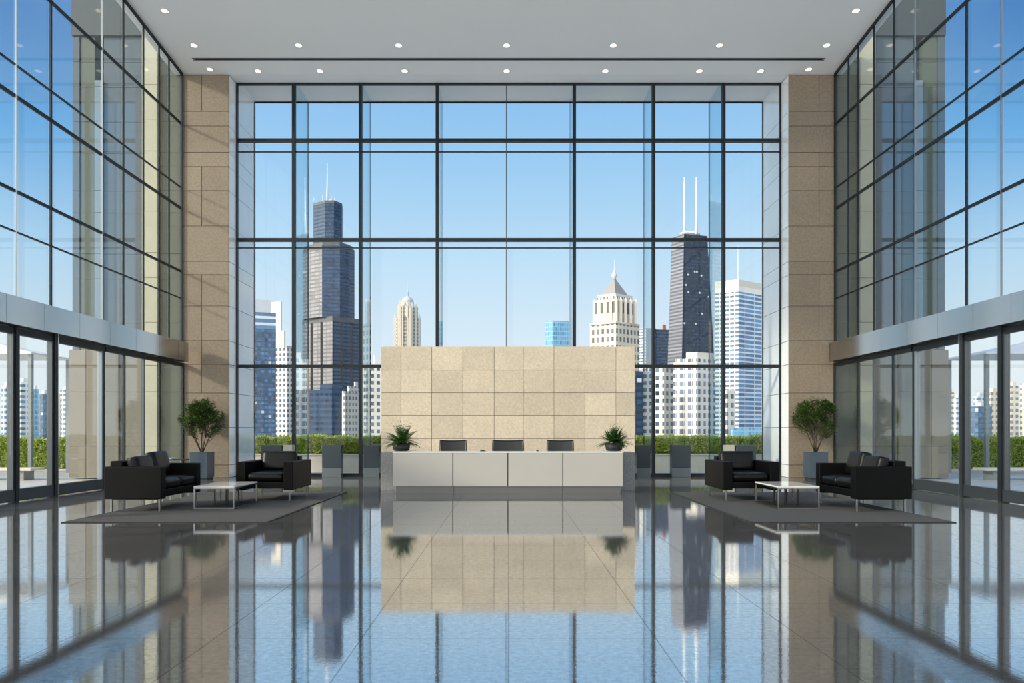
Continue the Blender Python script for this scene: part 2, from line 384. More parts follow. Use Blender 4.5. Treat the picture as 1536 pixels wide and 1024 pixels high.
# ------------------------------------------------------------------ side glazing
dm = [15.39, 16.56, 18.66, 19.68, 20.76, 21.69, 22.32]
near = [13.2, 11.0, 8.0, 4.5, 1.0, -3.5]
ZB0, ZB1 = 3.64, 4.22
def side(s, n):
    name = 'left' if s < 0 else 'right'
    w = empty(f'window_{n}', (s*W, 15, ZB1)); st(w, f'tall gridded tinted glass wall above the {name} doors', 'window')
    def tall(nm, mat, x0, x1, d0, d1, z0):
        mb = MB(); x0, x1 = sorted((x0, x1))
        def v(x, d, z): return mb.bm.verts.new((x-s*W, d-15, z-ZB1))
        A = [v(x0, d0, z0), v(x1, d0, z0), v(x1, d1, z0), v(x0, d1, z0)]
        e = .02
        B = [v(x0, d0, ceil_z(d0)-e), v(x1, d0, ceil_z(d0)-e), v(x1, d1, ceil_z(d1)-e), v(x0, d1, ceil_z(d1)-e)]
        mb.bm.faces.new(A[::-1]); mb.bm.faces.new(B)
        for i in range(4): mb.bm.faces.new((A[i], A[(i+1) % 4], B[(i+1) % 4], B[i]))
        return mb.build(nm, mat, w)
    allm = sorted(near + dm)
    for d in allm:
        lite = any(abs(d-q) < .01 for q in (15.39, 18.66))
        t = .008 if lite else (.026 if d < 17 else .022)
        tall('mullion', 'line_steel' if lite else 'steel', s*(W-.008), s*(W+.03), d-t, d+t, ZB1)
    tall('jamb', 'steel', s*(W-.02), s*(W+.06), DC-.07, DC, ZB1)
    edges = [BACK] + allm + [DC-.07]
    for a, b in zip(edges, edges[1:]):
        tall('glass_pane', 'glass_side', s*(W+.02), s*(W+.045), a+.03, b-.03, ZB1)
    zt = [(5.66, .014), (6.51, .032), (8.50, .036), (9.16, .014), (11.18, .032)]
    for z, h in zt:
        m_ = MB()
        for a, b in zip(edges, edges[1:]): m_.box(s*(-.010), s*.04, a+.035-15, b-.035-15, z-h-ZB1, z+h-ZB1)
        m_.build('transom', 'steel', w)
    # ceiling edge trim follows the slope
    mb = MB(); P = []
    for x in (s*(W-.05), s*(W-.001)):
        for d in (BACK, DC-.07):
            for dz in (-.09, -.005): P.append(mb.bm.verts.new((x-s*W, d-15, ceil_z(d)+dz-ZB1)))
    for q in ((0, 1, 3, 2), (4, 6, 7, 5), (0, 4, 5, 1), (2, 3, 7, 6), (1, 5, 7, 3), (0, 2, 6, 4)): mb.bm.faces.new([P[i] for i in q])
    mb.build('head_trim', 'steel', w)
    # metal band over the doors
    t = empty(f'trim_{n-1}', (s*(W-.17), 15, ZB0)); st(t, f'brushed metal band running above the {name} doors', 'band')
    bj = [BACK, -4, 0, 4, 8, 10, 12, 13.5, 14.6, 15.8, 17.1, 18.4, 19.7, 21.0, 22.2, 22.9]
    m_ = MB()
    for a, b in zip(bj, bj[1:]): m_.box(-.16, .25 if s > 0 else .16, a+.004-15, b-.004-15, .0, ZB1-ZB0) if s > 0 else m_.box(-.25, .16, a+.004-15, b-.004-15, 0, ZB1-ZB0)
    m_.build('metal_panels', 'alu', t)
    box('core', 'steel', -.1 if s > 0 else -.1, .1, BACK-15+.02, 22.86-15, .02, ZB1-ZB0-.02, t)
    # lower glazing: sliding doors + fixed panes
    lo = [(-3.5, 1.0), (1.0, 4.5), (4.5, 8.0), (8.0, 11.0), (11.0, 13.2), (13.2, 15.30), (15.30, 16.60), (16.60, 18.62)]
    hh = .0
    for k, (a, b) in enumerate(lo):
        r = empty(f'door_{(n-2)*8+k+1}', (s*W, (a+b)/2, 0))
        st(r, f'glass sliding door leaf in the {name} wall, ' + ('at the far end next to the fixed panes' if k == 7 else 'second from the far end' if k == 6 else 'nearer the camera'), 'door')
        ya, yb = a-(a+b)/2+.05, b-(a+b)/2-.05
        m_ = MB(); m_.box(-.06, .06, ya, ya+.06, .27, ZB0-.14); m_.box(-.06, .06, yb-.06, yb, .27, ZB0-.14)
        m_.build('stile', 'line_steel' if k == 7 else 'rail', r)
        box('bottom_rail', 'rail', -.07, .07, ya, yb, .02, .27, r); box('top_rail', 'steel', -.06, .06, ya, yb, ZB0-.14, ZB0-.01, r)
        box('glass_pane', 'glass_door', -.012, .012, ya+.06, yb-.06, .27, ZB0-.14, r)
    f = empty(f'window_{n+2}', (s*W, 15, 0)); st(f, f'fixed glass panes beside the sliding doors in the {name} wall', 'window')
    for d, tt, mt in ((-3.5, .05, 'steel'), (1., .05, 'steel'), (4.5, .05, 'steel'), (8., .05, 'steel'), (11., .05, 'steel'), (13.2, .05, 'steel'), (15.30, .05, 'steel'), (16.60, .05, 'steel'), (18.66, .04, 'steel'), (19.68, .024, 'steel'), (20.72, .022, 'rail'), (21.65, .026, 'steel'), (DC-.04, .035, 'steel')):
        pd = .09 if d < 18 else .04
        box('post', mt, -pd, pd, d-tt-15+.002, d+tt-15-.002, 0, ZB0, f)
    box('post_face', 'chrome', -s*.115, -s*.092, 16.63-15, 16.65-15, 0, ZB0, f)
    ed = [18.66+.045, 19.68, 20.72, 21.65, DC-.075]
    for a, b in zip(ed, ed[1:]):
        box('glass_pane', 'glass_side', -.012, .012, a+.04-15, b-.04-15, .12, ZB0-.12, f)
    box('sill', 'rail', -.07, .07, 18.71-15, DC-.08-15, 0, .12, f); box('head', 'steel', -.06, .06, 18.71-15, DC-.08-15, ZB0-.12, ZB0-.01, f)
side(-1, 2); side(1, 3)
# unseen wall behind the camera, open between piers to let sky light in
bk = empty('wall_back', (0, BACK, 0)); st(bk, 'unseen piered wall behind the camera, open to sky light', 'wall')
for x in (-W+.3, -5, 0, 5, W-.3): box('pier', 'col_stone', x-.3, x+.3, -.4, 0, 0, ceil_z(BACK)-.02, bk)
box('lintel', 'wing_beige', -W, W, -.4, -.01, 3.6, 4.6, bk)

# ------------------------------------------------------------------ outside stone wings seen through the side glass
def wing(s):
    name = 'left' if s < 0 else 'right'
    r = empty('wing_wall', (s*12, DC+.3, 0)); st(r, f'exterior stone wall of the building outside the {name} glass wall', 'wall')
    def sx(px): # left px -> outward distance
        return (CX-px)*DC/F
    def seg(nm, mat, p0, p1, y0, z0, z1, joints=True, y1=.6):
        a, b = sorted((s*sx(p0)-s*12, s*sx(p1)-s*12)); m_ = MB()
        zz = [z0] + [z for z in (1.0, 2.72, 3.55, 4.06, 4.9, 6.3, 7.1, 8.4, 9.1, 10.3, 11.3, 12.4, 13.2, 14.0) if z0 < z < z1] + [z1]
        for u, v in zip(zz, zz[1:]): m_.box(a+.006, b-.006, y0-.3, y1-.3, u+.006, v-.006)
        return m_.build(nm, mat, r)
    seg('stone_panel', 'wing', 274, 239.5, .06, 0, 14.0)
    seg('sunlit_pilaster', 'wing_sunlit', 238.5, 215.5, -.12, 0, 14.0)
    seg('blue_panel', 'wing_blue', 215, 183, .10, 4.06, 14.0); seg('blue_panel', 'wing_blue', 183, 153, .10, 4.06, 14.0)
    seg('pale_strip', 'wing_pale', 152.5, 141, .02, 4.06, 12.6)
    seg('stone_panel', 'wing', 140.5, 118.5, .08, 4.06, 14.0); seg('stone_panel', 'wing_blue', 118, 107, .05, 4.06, 14.0)
    seg('stone_panel', 'wing_beige', 215, 178, .08, 0, 4.06); seg('stone_panel', 'wing_beige', 177.6, 129, .0, 0, 4.06); seg('stone_panel', 'wing_beige', 128.6, 103, .0, 0, 4.06)
    a, b = sorted((s*sx(274)-s*12, s*sx(107)-s*12)); box('parapet', 'wing_dark', a, b, -.3, .3, 14.01, 17, r)
wing(-1); wing(1)

# ------------------------------------------------------------------ ceiling fittings
def ceil_pt(px, py):
    t = (HY-py)/F; d = (12.77 + DC*SL - EYE)/(t + SL); return PX(px, d), d, ceil_z(d)
ordn = ['leftmost', 'second from the left', 'third from the left', 'middle', 'third from the right', 'second from the right', 'rightmost']
lamp0 = None
def downlight(px, py, label, grp, r=.12):
    global lamp0
    x, d, z = ceil_pt(px, py)
    if d > DC-.1: d = DC-.12; x = PX(px, d); z = ceil_z(d)
    if lamp0 is None:
        lamp0 = empty('ceiling_downlight')
        mb = MB(); mb.lathe([(.118, -.002), (.15, -.002), (.15, -.010), (.12, -.014), (.118, -.010), (.118, -.002)], cap=False); mb.build('trim_ring', 'ring', lamp0)
        mb = MB(); mb.lathe([(.001, -.003), (.117, -.003), (.115, -.009), (.001, -.009)]); mb.build('lens', 'lens', lamp0)
        o = lamp0
    else: o = copy_tree(lamp0)
    o.location = (x, d, z); o.rotation_euler = (-math.atan(SL), 0, 0); o.scale = (.8, .8, .8)
    tag(o, label, 'ceiling light', grp)
    if py > 100: return
    sp = bpy.data.lights.new('downlight_beam', 'SPOT'); sp.energy = 160; sp.color = (1, .85, .66); sp.spot_size = math.radians(75); sp.spot_blend = .6; sp.shadow_soft_size = .1
    so = bpy.data.objects.new('downlight_beam', sp); COL.objects.link(so); so.location = (x, d, z-.05)
for i, px in enumerate((291, 448, 598, 760, 920, 1079, 1240)):
    downlight(px, 68, f'round recessed downlight before the ceiling slot, {ordn[i]} of its row', 'downlights in front of the ceiling slot')
for i, px in enumerate((387, 480, 607, 760, 908, 1049, 1141)):
    downlight(px, 106.5, f'small round downlight between slot and window, {ordn[i]} of the row', 'downlights between slot and window')
downlight(247, 16, 'nearest left ceiling downlight close to the left glass wall', 'near ceiling downlights')
downlight(1284, 16, 'nearest right ceiling downlight close to the right glass wall', 'near ceiling downlights')
for px, nm in ((315, 'left'), (1213, 'right')):
    downlight(px, 104, f'dim downlight in front of the {nm} stone column top', 'dim downlights by the columns')
x, d, z = ceil_pt(763, 88.5)
r = empty('ceiling_slot_vent', (x, d, z)); r.rotation_euler = (-math.atan(SL), 0, 0)
box('slot', 'black', -9.6, 9.6, -.03, .03, -.008, -.002, r); m_ = MB(); m_.box(-9.66, 9.66, -.055, -.031, -.014, -.002); m_.box(-9.66, 9.66, .031, .055, -.014, -.002)
m_.build('slot_frame', 'rail', r); tag(r, 'long thin dark linear slot vent running across the ceiling', 'vent')

# ------------------------------------------------------------------ stone feature wall
DW = 22.3
r = empty('feature_wall', (0, DW+.2, 0)); st(r, 'freestanding beige stone tile wall behind the reception desk', 'wall')
xs = [PX(p, DW) for p in (571.5, 601.5, 647.5, 694.3, 741.3, 785, 831, 877.5, 924, 952.3)]
zs = [PZ(p, DW) for p in (519, 554.6, 588.7, 622.6, 657.3)]
zs += [zs[-1]-.69, 0]; zs = sorted(set(zs))
m_ = MB()
for a, b in zip(xs, xs[1:]):
    for u, v in zip(zs, zs[1:]): m_.box(a+.006, b-.006, -.2, -.16, u+.006, v-.006, .002, 1)
m_.build('stone_tiles', 'wall_stone', r); box('wall_core', 'joint', xs[0]+.01, xs[-1]-.01, -.165, .2, 0, zs[-1]-.012, r)

# ------------------------------------------------------------------ reception desk
DD = 17.37
r = empty('reception_desk', (PX(762, DD), DD+.6, 0)); ox, oy = r.location.x, r.location.y
tag(r, 'long pale grey panelled reception desk with granite ends and metal plinth', 'desk')
xe = [PX(p, DD) for p in (589, 679.3, 761.8, 844.3, 935)]
for a, b in zip(xe, xe[1:]): box('front_panel', 'desk', a+.012-ox, b-.012-ox, DD-oy, DD+.05-oy, PZ(729, DD), .965, r, .004)
box('body', 'darkmetal', xe[0]+.03-ox, xe[-1]-.03-ox, DD+.051-oy, DD+.30-oy, PZ(729, DD)+.005, .96, r)
box('countertop', 'desktop', xe[0]-ox-.005, xe[-1]-ox+.005, DD-.01-oy, DD+.55-oy, .966, .995, r, .004)
box('work_surface', 'desktop', xe[0]+.05-ox, xe[-1]-.05-ox, DD+.31-oy, DD+1.15-oy, .70, .74, r)
pe = [PX(p, DD) for p in (593, 680.5, 844, 931)]
for a, b in zip(pe, pe[1:]): box('plinth', 'plinth', a+.004-ox, b-.004-ox, DD+.06-oy, DD+.35-oy, 0, PZ(729, DD), r)
for s in (-1, 1):
    px = (571, 588.7) if s < 0 else (935.3, 953)
    d0 = DD+1.10
    a, b = PX(px[0], d0), PX(px[1], d0)
    if s < 0: b = xe[0]+.1
    else: a = xe[-1]-.1
    box('granite_end', 'granite', a-ox, b-ox, d0-oy, d0+.75-oy, 0, PZ(678, d0), r, .006)
    box('return_shelf', 'desktop', (xe[0]-ox if s < 0 else xe[-1]-.45-ox), (xe[0]+.45-ox if s < 0 else xe[-1]-ox), DD+.551-oy, d0-.002-oy, .966, .995, r)
    box('side_panel', 'desk', (xe[0]+.01-ox if s < 0 else xe[-1]-.05-ox), (xe[0]+.05-ox if s < 0 else xe[-1]-.01-ox), DD+.3-oy, d0-.002-oy, .02, .965, r)
for px0, px1, lb in ((720, 728, 'small dark flat item lying on the counter left of the middle chair'), (804.5, 808, 'tiny dark item lying on the counter left of the right-hand chair')):
    o = empty('desk_tray', (PX((px0+px1)/2, DD+.3), DD+.35, .995)); w = (px1-px0)*DD/F/2
    box('tray', 'pot', -w, w, -.06, .06, 0, .02, o, .004); box('handle', 'darkmetal', -w*.6, w*.6, -.02, .02, .02, .032, o); tag(o, lb, 'tray')
    for k in list(bpy.data.objects):
        pass

# office chairs
def office_chair(wid, zt):
    r = empty('office_chair')
    m_ = MB()
    for k in range(5):
        a = 2*math.pi*k/5+.3; m_.tube([(0, 0, .10), (.30*math.cos(a), .30*math.sin(a), .07)], [.022, .015], 6)
    m_.tube([(0, 0, .08), (0, 0, .44)], .028, 10); m_.build('base', 'chair_frame', r)
    for k in range(5):
        a = 2*math.pi*k/5+.3; c = (.30*math.cos(a), .30*math.sin(a), .03)
        MB().tube([(c[0]-.02, c[1], .03), (c[0]+.02, c[1], .03)], .03, 10).build('caster', 'chair_frame', r)
    box('seat', 'mesh', -.26, .26, -.25, .25, .44, .52, r, .03, 3)
    w0, w1_ = wid/2, wid/2-.02
    m_ = MB()
    ys = .27
    n = 10; z0 = .58
    # slightly curved back panel
    vs = []
    for i in range(n+1):
        u = -1+2*i/n; y = ys+.05*(1-u*u); vs.append([(u*(w0-.02), y, z0), (u*(w1_-.02), y+.06, zt-.02-.012*(1-u*u))])
    for off in (0, .02):
        pass
    F1 = [[m_.bm.verts.new((p[0], p[1]+o, p[2])) for p in v for o in (0, .02)] for v in vs]
    for a, b in zip(F1, F1[1:]):
        m_.bm.faces.new((a[0], b[0], b[2], a[2])); m_.bm.faces.new((a[1], a[3], b[3], b[1])); m_.bm.faces.new((a[2], b[2], b[3], a[3])); m_.bm.faces.new((a[0], a[1], b[1], b[0]))
    m_.bm.faces.new((F1[0][0], F1[0][2], F1[0][3], F1[0][1])); m_.bm.faces.new((F1[-1][0], F1[-1][1], F1[-1][3], F1[-1][2]))
    m_.build('backrest', 'mesh', r)
    m_ = MB()
    m_.tube([(-w0, ys, z0), (-w1_, ys+.06, zt-.01)], .014, 8); m_.tube([(w0, ys, z0), (w1_, ys+.06, zt-.01)], .014, 8)
    tp = [(-w1_+i*2*w1_/10, ys+.06+.05*(1-(-1+i/5)**2), zt-.01-.012*(1-(-1+i/5)**2)) for i in range(11)]; m_.tube(tp, .014, 8)
    bt = [(-w0+i*2*w0/10, ys+.05*(1-(-1+i/5)**2), z0) for i in range(11)]; m_.tube(bt, .014, 8)
    m_.tube([(0, .2, .46), (0, .33, .5), (0, .36, .75)], .02, 8)
    m_.build('back_frame', 'chair_frame', r)
    for s in (-1, 1):
        m_ = MB(); m_.tube([(s*.25, .05, .48), (s*.29, .05, .5), (s*.30, .05, .68)], .014, 8); m_.box(s*.30-.03, s*.30+.03, -.12, .18, .68, .71, .01)
        m_.build('armrest', 'chair_frame', r)
    return r
dch = 19.3
for a, b, lb, rz in ((660, 701, 'black mesh office chair at the left of the three behind the desk', .05), (738, 786, 'wider black office chair in the middle behind the desk', 0), (819, 860, 'black mesh office chair at the right of the three behind the desk', -.05)):
    w = (b-a)*dch/F
    o = office_chair(w, PZ(659.5, dch)); o.location = (PX((a+b)/2, dch), dch-.3, 0); o.rotation_euler.z = rz
    tag(o, lb, 'office chair', 'office chairs behind the reception desk')

# ------------------------------------------------------------------ plants
def rnd(a, b): return random.uniform(a, b)
def fern(px, d, zt, wd, label):
    r = empty('potted_fern', (PX(px, d), d, .995))
    MB().lathe([(.15, 0), (.20, .03), (.225, .19), (.21, .19), (.20, .16), (.01, .16)]).build('pot', 'pot', r)
    mb = MB(); R = wd/2
    for k in range(120):
        az = rnd(0, 2*math.pi); el = rnd(.15, 1.45); L = R*rnd(.8, 1.15)*(1.0 if el < .9 else 1.1)
        p = Vector((rnd(-.08, .08), rnd(-.08, .08), .17)); d_ = Vector((math.cos(az)*math.cos(el), math.sin(az)*math.cos(el), math.sin(el)))
        n = 12; stp = L/n*1.12
        for i in range(n):
            d_ = (d_ + Vector((0, 0, -.07 if el < 1.1 else -.05))).normalized(); q = p + d_*stp
            sd = d_.cross(Vector((0, 0, 1)))
            if sd.length < .01: sd = Vector((1, 0, 0))
            sd.normalize(); w = .085*math.sin(math.pi*(i+1.2)/(n+1.5))
            if i > 1:
                for sg in (-1, 1):
                    mb.leaf(p, (sd*sg + d_*.6 + Vector((0, 0, .15))), Vector((0, 0, 1)), w*1.2, .040, .1)
            p = q
        mb.leaf(p, d_, Vector((0, 0, 1)), .05, .02)
    mb.build('fronds', 'leaf_fern', r, False)
    MB().lathe([(.195, .155), (.198, .17), (.01, .175)], n=20).build('soil', 'soil', r)
    tag(r, label, 'potted plant', 'ferns on the reception desk')
fern(602, 18.05, 0, .78, 'bushy green fern in black bowl on the left end of the desk')
fern(921, 18.05, 0, .70, 'bushy green fern in black bowl on the right end of the desk')

def tree(x, d, s, label, plabel):
    # planter
    p = empty('tall_planter', (x, d, 0)); w = .27
    box('planter_base', 'planter_dark', -w+.03, w-.03, -w+.03, w-.03, 0, .06, p)
    m_ = MB(); m_.box(-w, w, -w, w, .06, .80, .008); m_.box(-w, w, -w, -w+.03, .80, .835); m_.box(-w, w, w-.03, w, .80, .835); m_.box(-w, -w+.03, -w+.03, w-.03, .80, .835); m_.box(w-.03, w, -w+.03, w-.03, .80, .835)
    m_.build('planter_box', 'planter', p)
    mb = MB()
    G = [[mb.bm.verts.new((-.235+.47*i/14, -.235+.47*j/14, .765+.03*random.random()*(0 < i < 14 and 0 < j < 14)+.03*math.exp(-((i-7)**2+(j-7)**2)/12))) for j in range(15)] for i in range(15)]
    for i in range(14):
        for j in range(14): mb.bm.faces.new((G[i][j], G[i+1][j], G[i+1][j+1], G[i][j+1]))
    mb.build('soil', 'soil', p); tag(p, plabel, 'planter', 'tall planters by the columns')
    r = empty('potted_tree', (x, d, .835))
    tr = MB(); lf = MB(); tips = []
    def inside(q):
        z = q.z; c = Vector((0, 0, 1.02)); e = Vector((q.x/.66, q.y/.62, (z-1.02)/.74)); 
        lower = max(0, (0.55-z))*.9
        return e.length + lower < 1.0
    def grow(p, dr, L, rad, dep):
        n = 4; pts = [p]; rr = [rad]
        for i in range(n):
            dr = (dr + Vector((rnd(-.2, .2), rnd(-.2, .2), rnd(-.04, .16)))*.5).normalized(); p = p + dr*L/n
            if dep >= 1 and not inside(p) and p.z > .45: break
            pts.append(p); rr.append(rad*(1-.5*(i+1)/n))
            if dep >= 1 and p.z > .42:
                tips.append((p, dr))
        if len(pts) > 1: tr.tube(pts, rr, 5 if dep else 7)
        if dep < 4:
            nb = (4, 4, 3, 3)[dep]
            for k in range(nb):
                b = pts[max(1, min(len(pts)-1, int(rnd(.35, 1.0)*len(pts))))] if len(pts) > 1 else p
                az = rnd(0, 2*math.pi); nd = (dr*.75 + Vector((math.cos(az), math.sin(az), rnd(-.15, .5)))*(.62 if dep else .7)).normalized()
                grow(b, nd, L*rnd(.5, .72), rad*.5, dep+1)
    random.seed(21 if s < 0 else 34)
    for k in range(7):
        az = 2*math.pi*k/6+rnd(-.25, .25); tl = .40 if k < 6 else .03
        grow(Vector((math.cos(az)*.03, math.sin(az)*.03, 0)), Vector((math.cos(az)*tl, math.sin(az)*tl, 1)), rnd(.95, 1.1), .018, 0)
    for k in range(90):
        az = rnd(0, 2*math.pi); z0 = rnd(.38, 1.0); rr = .12+.3*z0; b = Vector((math.cos(az)*rr*.6, math.sin(az)*rr*.6, z0)); dv = Vector((math.cos(az), math.sin(az), rnd(.0, .55))).normalized()
        q = b; pl = [b]
        for i in range(6):
            q = q+dv*.085; dv = (dv+Vector((rnd(-.15, .15), rnd(-.15, .15), rnd(-.12, .12)))).normalized()
            if not inside(q): break
            pl.append(q); tips.append((q, dv))
        if len(pl) > 1: tr.tube(pl, .004, 4)
    random.shuffle(tips)
    for p, dr in tips[:1900]:
        for k in range(4):
            v = Vector((rnd(-1, 1), rnd(-1, 1), rnd(-.5, .5))); q = p+Vector((rnd(-.07, .07), rnd(-.07, .07), rnd(-.06, .06)))
            if inside(q*.98): lf.leaf(q, dr*.4+v, Vector((rnd(-.4, .4), rnd(-.4, .4), 1)), rnd(.06, .105), rnd(.028, .045), .12)
    tr.build('stems', 'bark', r); lf.build('foliage', 'leaf_tree', r, False); tag(r, label, 'tree', 'potted trees by the columns')
    r.scale = (1, 1, .94)
tree(-9.385, 22.45, -1, 'small leafy green tree in grey planter by the left column', 'square slate grey planter holding the tree by the left column')
tree(9.40, 22.45, 1, 'small leafy green tree in dark planter by the right column', 'square slate planter holding the tree by the right column')

# ------------------------------------------------------------------ furniture
def pillow_mb(w, h, t, mb=None, crown=.35, n=14):
    """cushion lying in the XZ plane (width x, height z), thickness along y, centred"""
    mb = mb or MB(); g = {}
    def prof(u, v):
        a = max(0, 1-abs(u)**5); b = max(0, 1-abs(v)**5); return (1-crown) + crown*(a*b)**.5
    def rc(u, v):  # rounded corners
        k = .035
        return u*w/2*(1-k*abs(v)**6), v*h/2*(1-k*abs(u)**6)
    rings = []
    for sd in (-1, 1):
        G = []
        for i in range(n+1):
            row = []
            for j in range(n+1):
                u, v = -1+2*i/n, -1+2*j/n; x, z = rc(u, v); e = max(abs(u), abs(v)); 
                sh = 1-.02*(e > .99)
                row.append(mb.bm.verts.new((x*sh, sd*t/2*prof(u, v)*(.86 if e > .99 else 1), z*sh)))
            G.append(row)
        for i in range(n):
            for j in range(n):
                q = (G[i][j], G[i+1][j], G[i+1][j+1], G[i][j+1]); f = mb.bm.faces.new(q if sd < 0 else q[::-1]); f.smooth = True
        rings.append([G[i][0] for i in range(n)] + [G[n][j] for j in range(n)] + [G[n-i][n] for i in range(n)] + [G[0][n-j] for j in range(n)])
    a, b = rings; k = len(a)
    mid = [mb.bm.verts.new(((p.co.x+q.co.x)/2*1.012, 0, (p.co.z+q.co.z)/2*1.02)) for p, q in zip(a, b)]
    for i in range(k):
        j = (i+1) % k
        f = mb.bm.faces.new((a[i], mid[i], mid[j], a[j])); f.smooth = True
        f = mb.bm.faces.new((mid[i], b[i], b[j], mid[j])); f.smooth = True
    return mb
def sofa(kind, wid, dep, nseat, at, bh=.90, cush=(.985,), seat=.60):
    """faces -Y, centred in x, front at y=0"""
    r = empty(kind); z0 = .235
    for s in (-1, 1):
        x0, x1 = (s*wid/2, s*(wid/2-at)); x0, x1 = sorted((x0, x1))
        box('armrest', 'leather_side', x0, x1, 0, dep, z0, .825, r, .014, 3)
    iw = wid-2*at-.006
    box('seat_base', 'leather_side', -iw/2, iw/2, .02, dep-.1, z0+.03, .40, r, .01, 2)
    box('backrest', 'leather_side', -iw/2, iw/2, dep-.24, dep-.01, z0, bh, r, .02, 3)
    cw = iw/nseat
    sd = dep-.26
    for k in range(nseat):
        cx = -iw/2+cw*(k+.5)
        m_ = MB(); t = bmesh.new()
        p = pillow_mb(cw-.008, sd, seat-.405, None, .18)
        bmesh.ops.rotate(p.bm, cent=(0, 0, 0), matrix=Matrix.Rotation(math.pi/2, 3, 'X'), verts=p.bm.verts)
        bmesh.ops.translate(p.bm, vec=(cx, .015+sd/2, .405+(seat-.405)/2), verts=p.bm.verts)
        p.build('seat_cushion', 'leather', r)
        ct = cush[k % len(cush)]; h = ct-seat+.04
        p = pillow_mb(cw-.02, h, .22, None, .25)
        bmesh.ops.rotate(p.bm, cent=(0, 0, 0), matrix=Matrix.Rotation(-.24, 3, 'X'), verts=p.bm.verts)
        bmesh.ops.translate(p.bm, vec=(cx, dep-.42, seat-.01+h/2), verts=p.bm.verts)
        p.build('back_cushion', 'leather', r)
    for sx in (-1, 1):
        for y in (.07, dep-.09):
            box('leg', 'leg_steel', sx*(wid/2-.085)-.018, sx*(wid/2-.085)+.018, y-.018, y+.018, 0, z0, r, .003, 1)
    for sx in (-1, 1): box('underframe', 'darkmetal', sx*(wid/2-.085)-.017, sx*(wid/2-.085)+.017, .09, dep-.11, z0-.02, z0-.001, r)
    return r
RT = .014
o = sofa('sofa', 1.70, 1.04, 2, .18, .92, (.97, 1.04)); o.location = (-6.30, 14.15, RT); o.rotation_euler.z = math.pi/2
tag(o, 'black leather two seat sofa on the left rug, beside the left glass doors', 'sofa')
o = sofa('sofa', 1.70, 1.04, 2, .18, .92, (1.04, .97)); o.location = (6.28, 14.15, RT); o.rotation_euler.z = -math.pi/2
tag(o, 'black leather two seat sofa on the right rug, beside the right glass doors', 'sofa')
o = sofa('armchair', 1.19, 1.45, 1, .20, .90, (.99,)); o.location = (-5.115, 15.35, RT)
tag(o, 'black leather armchair on the left rug, between coffee table and left window', 'armchair')
o = sofa('armchair', 1.19, 1.45, 1, .20, .90, (.99,)); o.location = (5.085, 15.35, RT)
tag(o, 'black leather armchair on the right rug, between coffee table and right window', 'armchair')
r = empty('side_table', (PX(262, 19.6), 19.65, 0))
box('tabletop', 'pot', -.27, .27, -.25, .25, .70, .725, r, .005)
for sx in (-1, 1):
    for sy in (-1, 1): box('leg', 'leg_steel', sx*.24-.014, sx*.24+.014, sy*.22-.014, sy*.22+.014, 0, .70, r)
tag(r, 'small dark side table behind the far arm of the left sofa', 'side table')
r = MB().lathe([(.001, 0), (.07, 0), (.10, .035), (.095, .037), (.065, .012), (.001, .01)], n=24, cap=False).build('dish', 'canvas')
r.location = (PX(256.5, 19.6), 19.6, .726); tag(r, 'small white dish on the dark side table behind the left sofa', 'dish')
def coffee(x0, x1, y0, y1, label):
    r = empty('coffee_table', ((x0+x1)/2, (y0+y1)/2, RT)); a, b = (x1-x0)/2, (y1-y0)/2; zt = .435
    box('tabletop', 'marble', -a, a, -b, b, zt-.03, zt, r, .004)
    q = .014
    for sx in (-1, 1):
        for sy in (-1, 1): box('leg', 'leg_steel', sx*(a-q)-q, sx*(a-q)+q, sy*(b-q)-q, sy*(b-q)+q, 0, zt-.031, r)
    m_ = MB()
    for sx in (-1, 1): m_.box(sx*(a-q)-q, sx*(a-q)+q, -b+2*q, b-2*q, 0, .028); m_.box(sx*(a-q)-q, sx*(a-q)+q, -b+2*q, b-2*q, zt-.055, zt-.031)
    for sy in (-1, 1): m_.box(-a+2*q, a-2*q, sy*(b-q)-q, sy*(b-q)+q, .0, .028); m_.box(-a+2*q, a-2*q, sy*(b-q)-q, sy*(b-q)+q, zt-.055, zt-.031)
    m_.build('frame', 'leg_steel', r)
    for sx in (-.16, .16):
        for sy in (-1, 1): box('inner_post', 'darkmetal', sx*a*2-.012, sx*a*2+.012, sy*(b-.35)-.012, sy*(b-.35)+.012, .04, zt-.031, r)
    box('lower_shelf', 'black', -a+.03, a-.03, -b+.03, b-.03, .028, .04, r)
    tag(r, label, 'coffee table')
coffee(-5.94, -5.17, 13.82, 15.1, 'low white topped metal coffee table on the left rug')
coffee(5.07, 5.86, 13.82, 15.1, 'low white topped metal coffee table on the right rug')
for s, nm in ((-1, 'left'), (1, 'right')):
    r = empty('area_rug', (s*5.58, 14.8, 0))
    x0, x1 = (-1.67, 1.67); y0, y1 = 11.87-14.8, 17.74-14.8
    box('rug_pile', 'rug', x0+.03, x1-.03, y0+.03, y1-.03, 0.001, RT-.001, r)
    m_ = MB(); m_.box(x0, x1, y0, y0+.03, .001, RT-.002); m_.box(x0, x1, y1-.03, y1, .001, RT-.002); m_.box(x0, x0+.03, y0+.03, y1-.03, .001, RT-.002); m_.box(x1-.03, x1, y0+.03, y1-.03, .001, RT-.002)
    m_.build('rug_border', 'rug_edge', r); tag(r, f'dark grey rectangular rug under the {nm} seating group', 'rug')

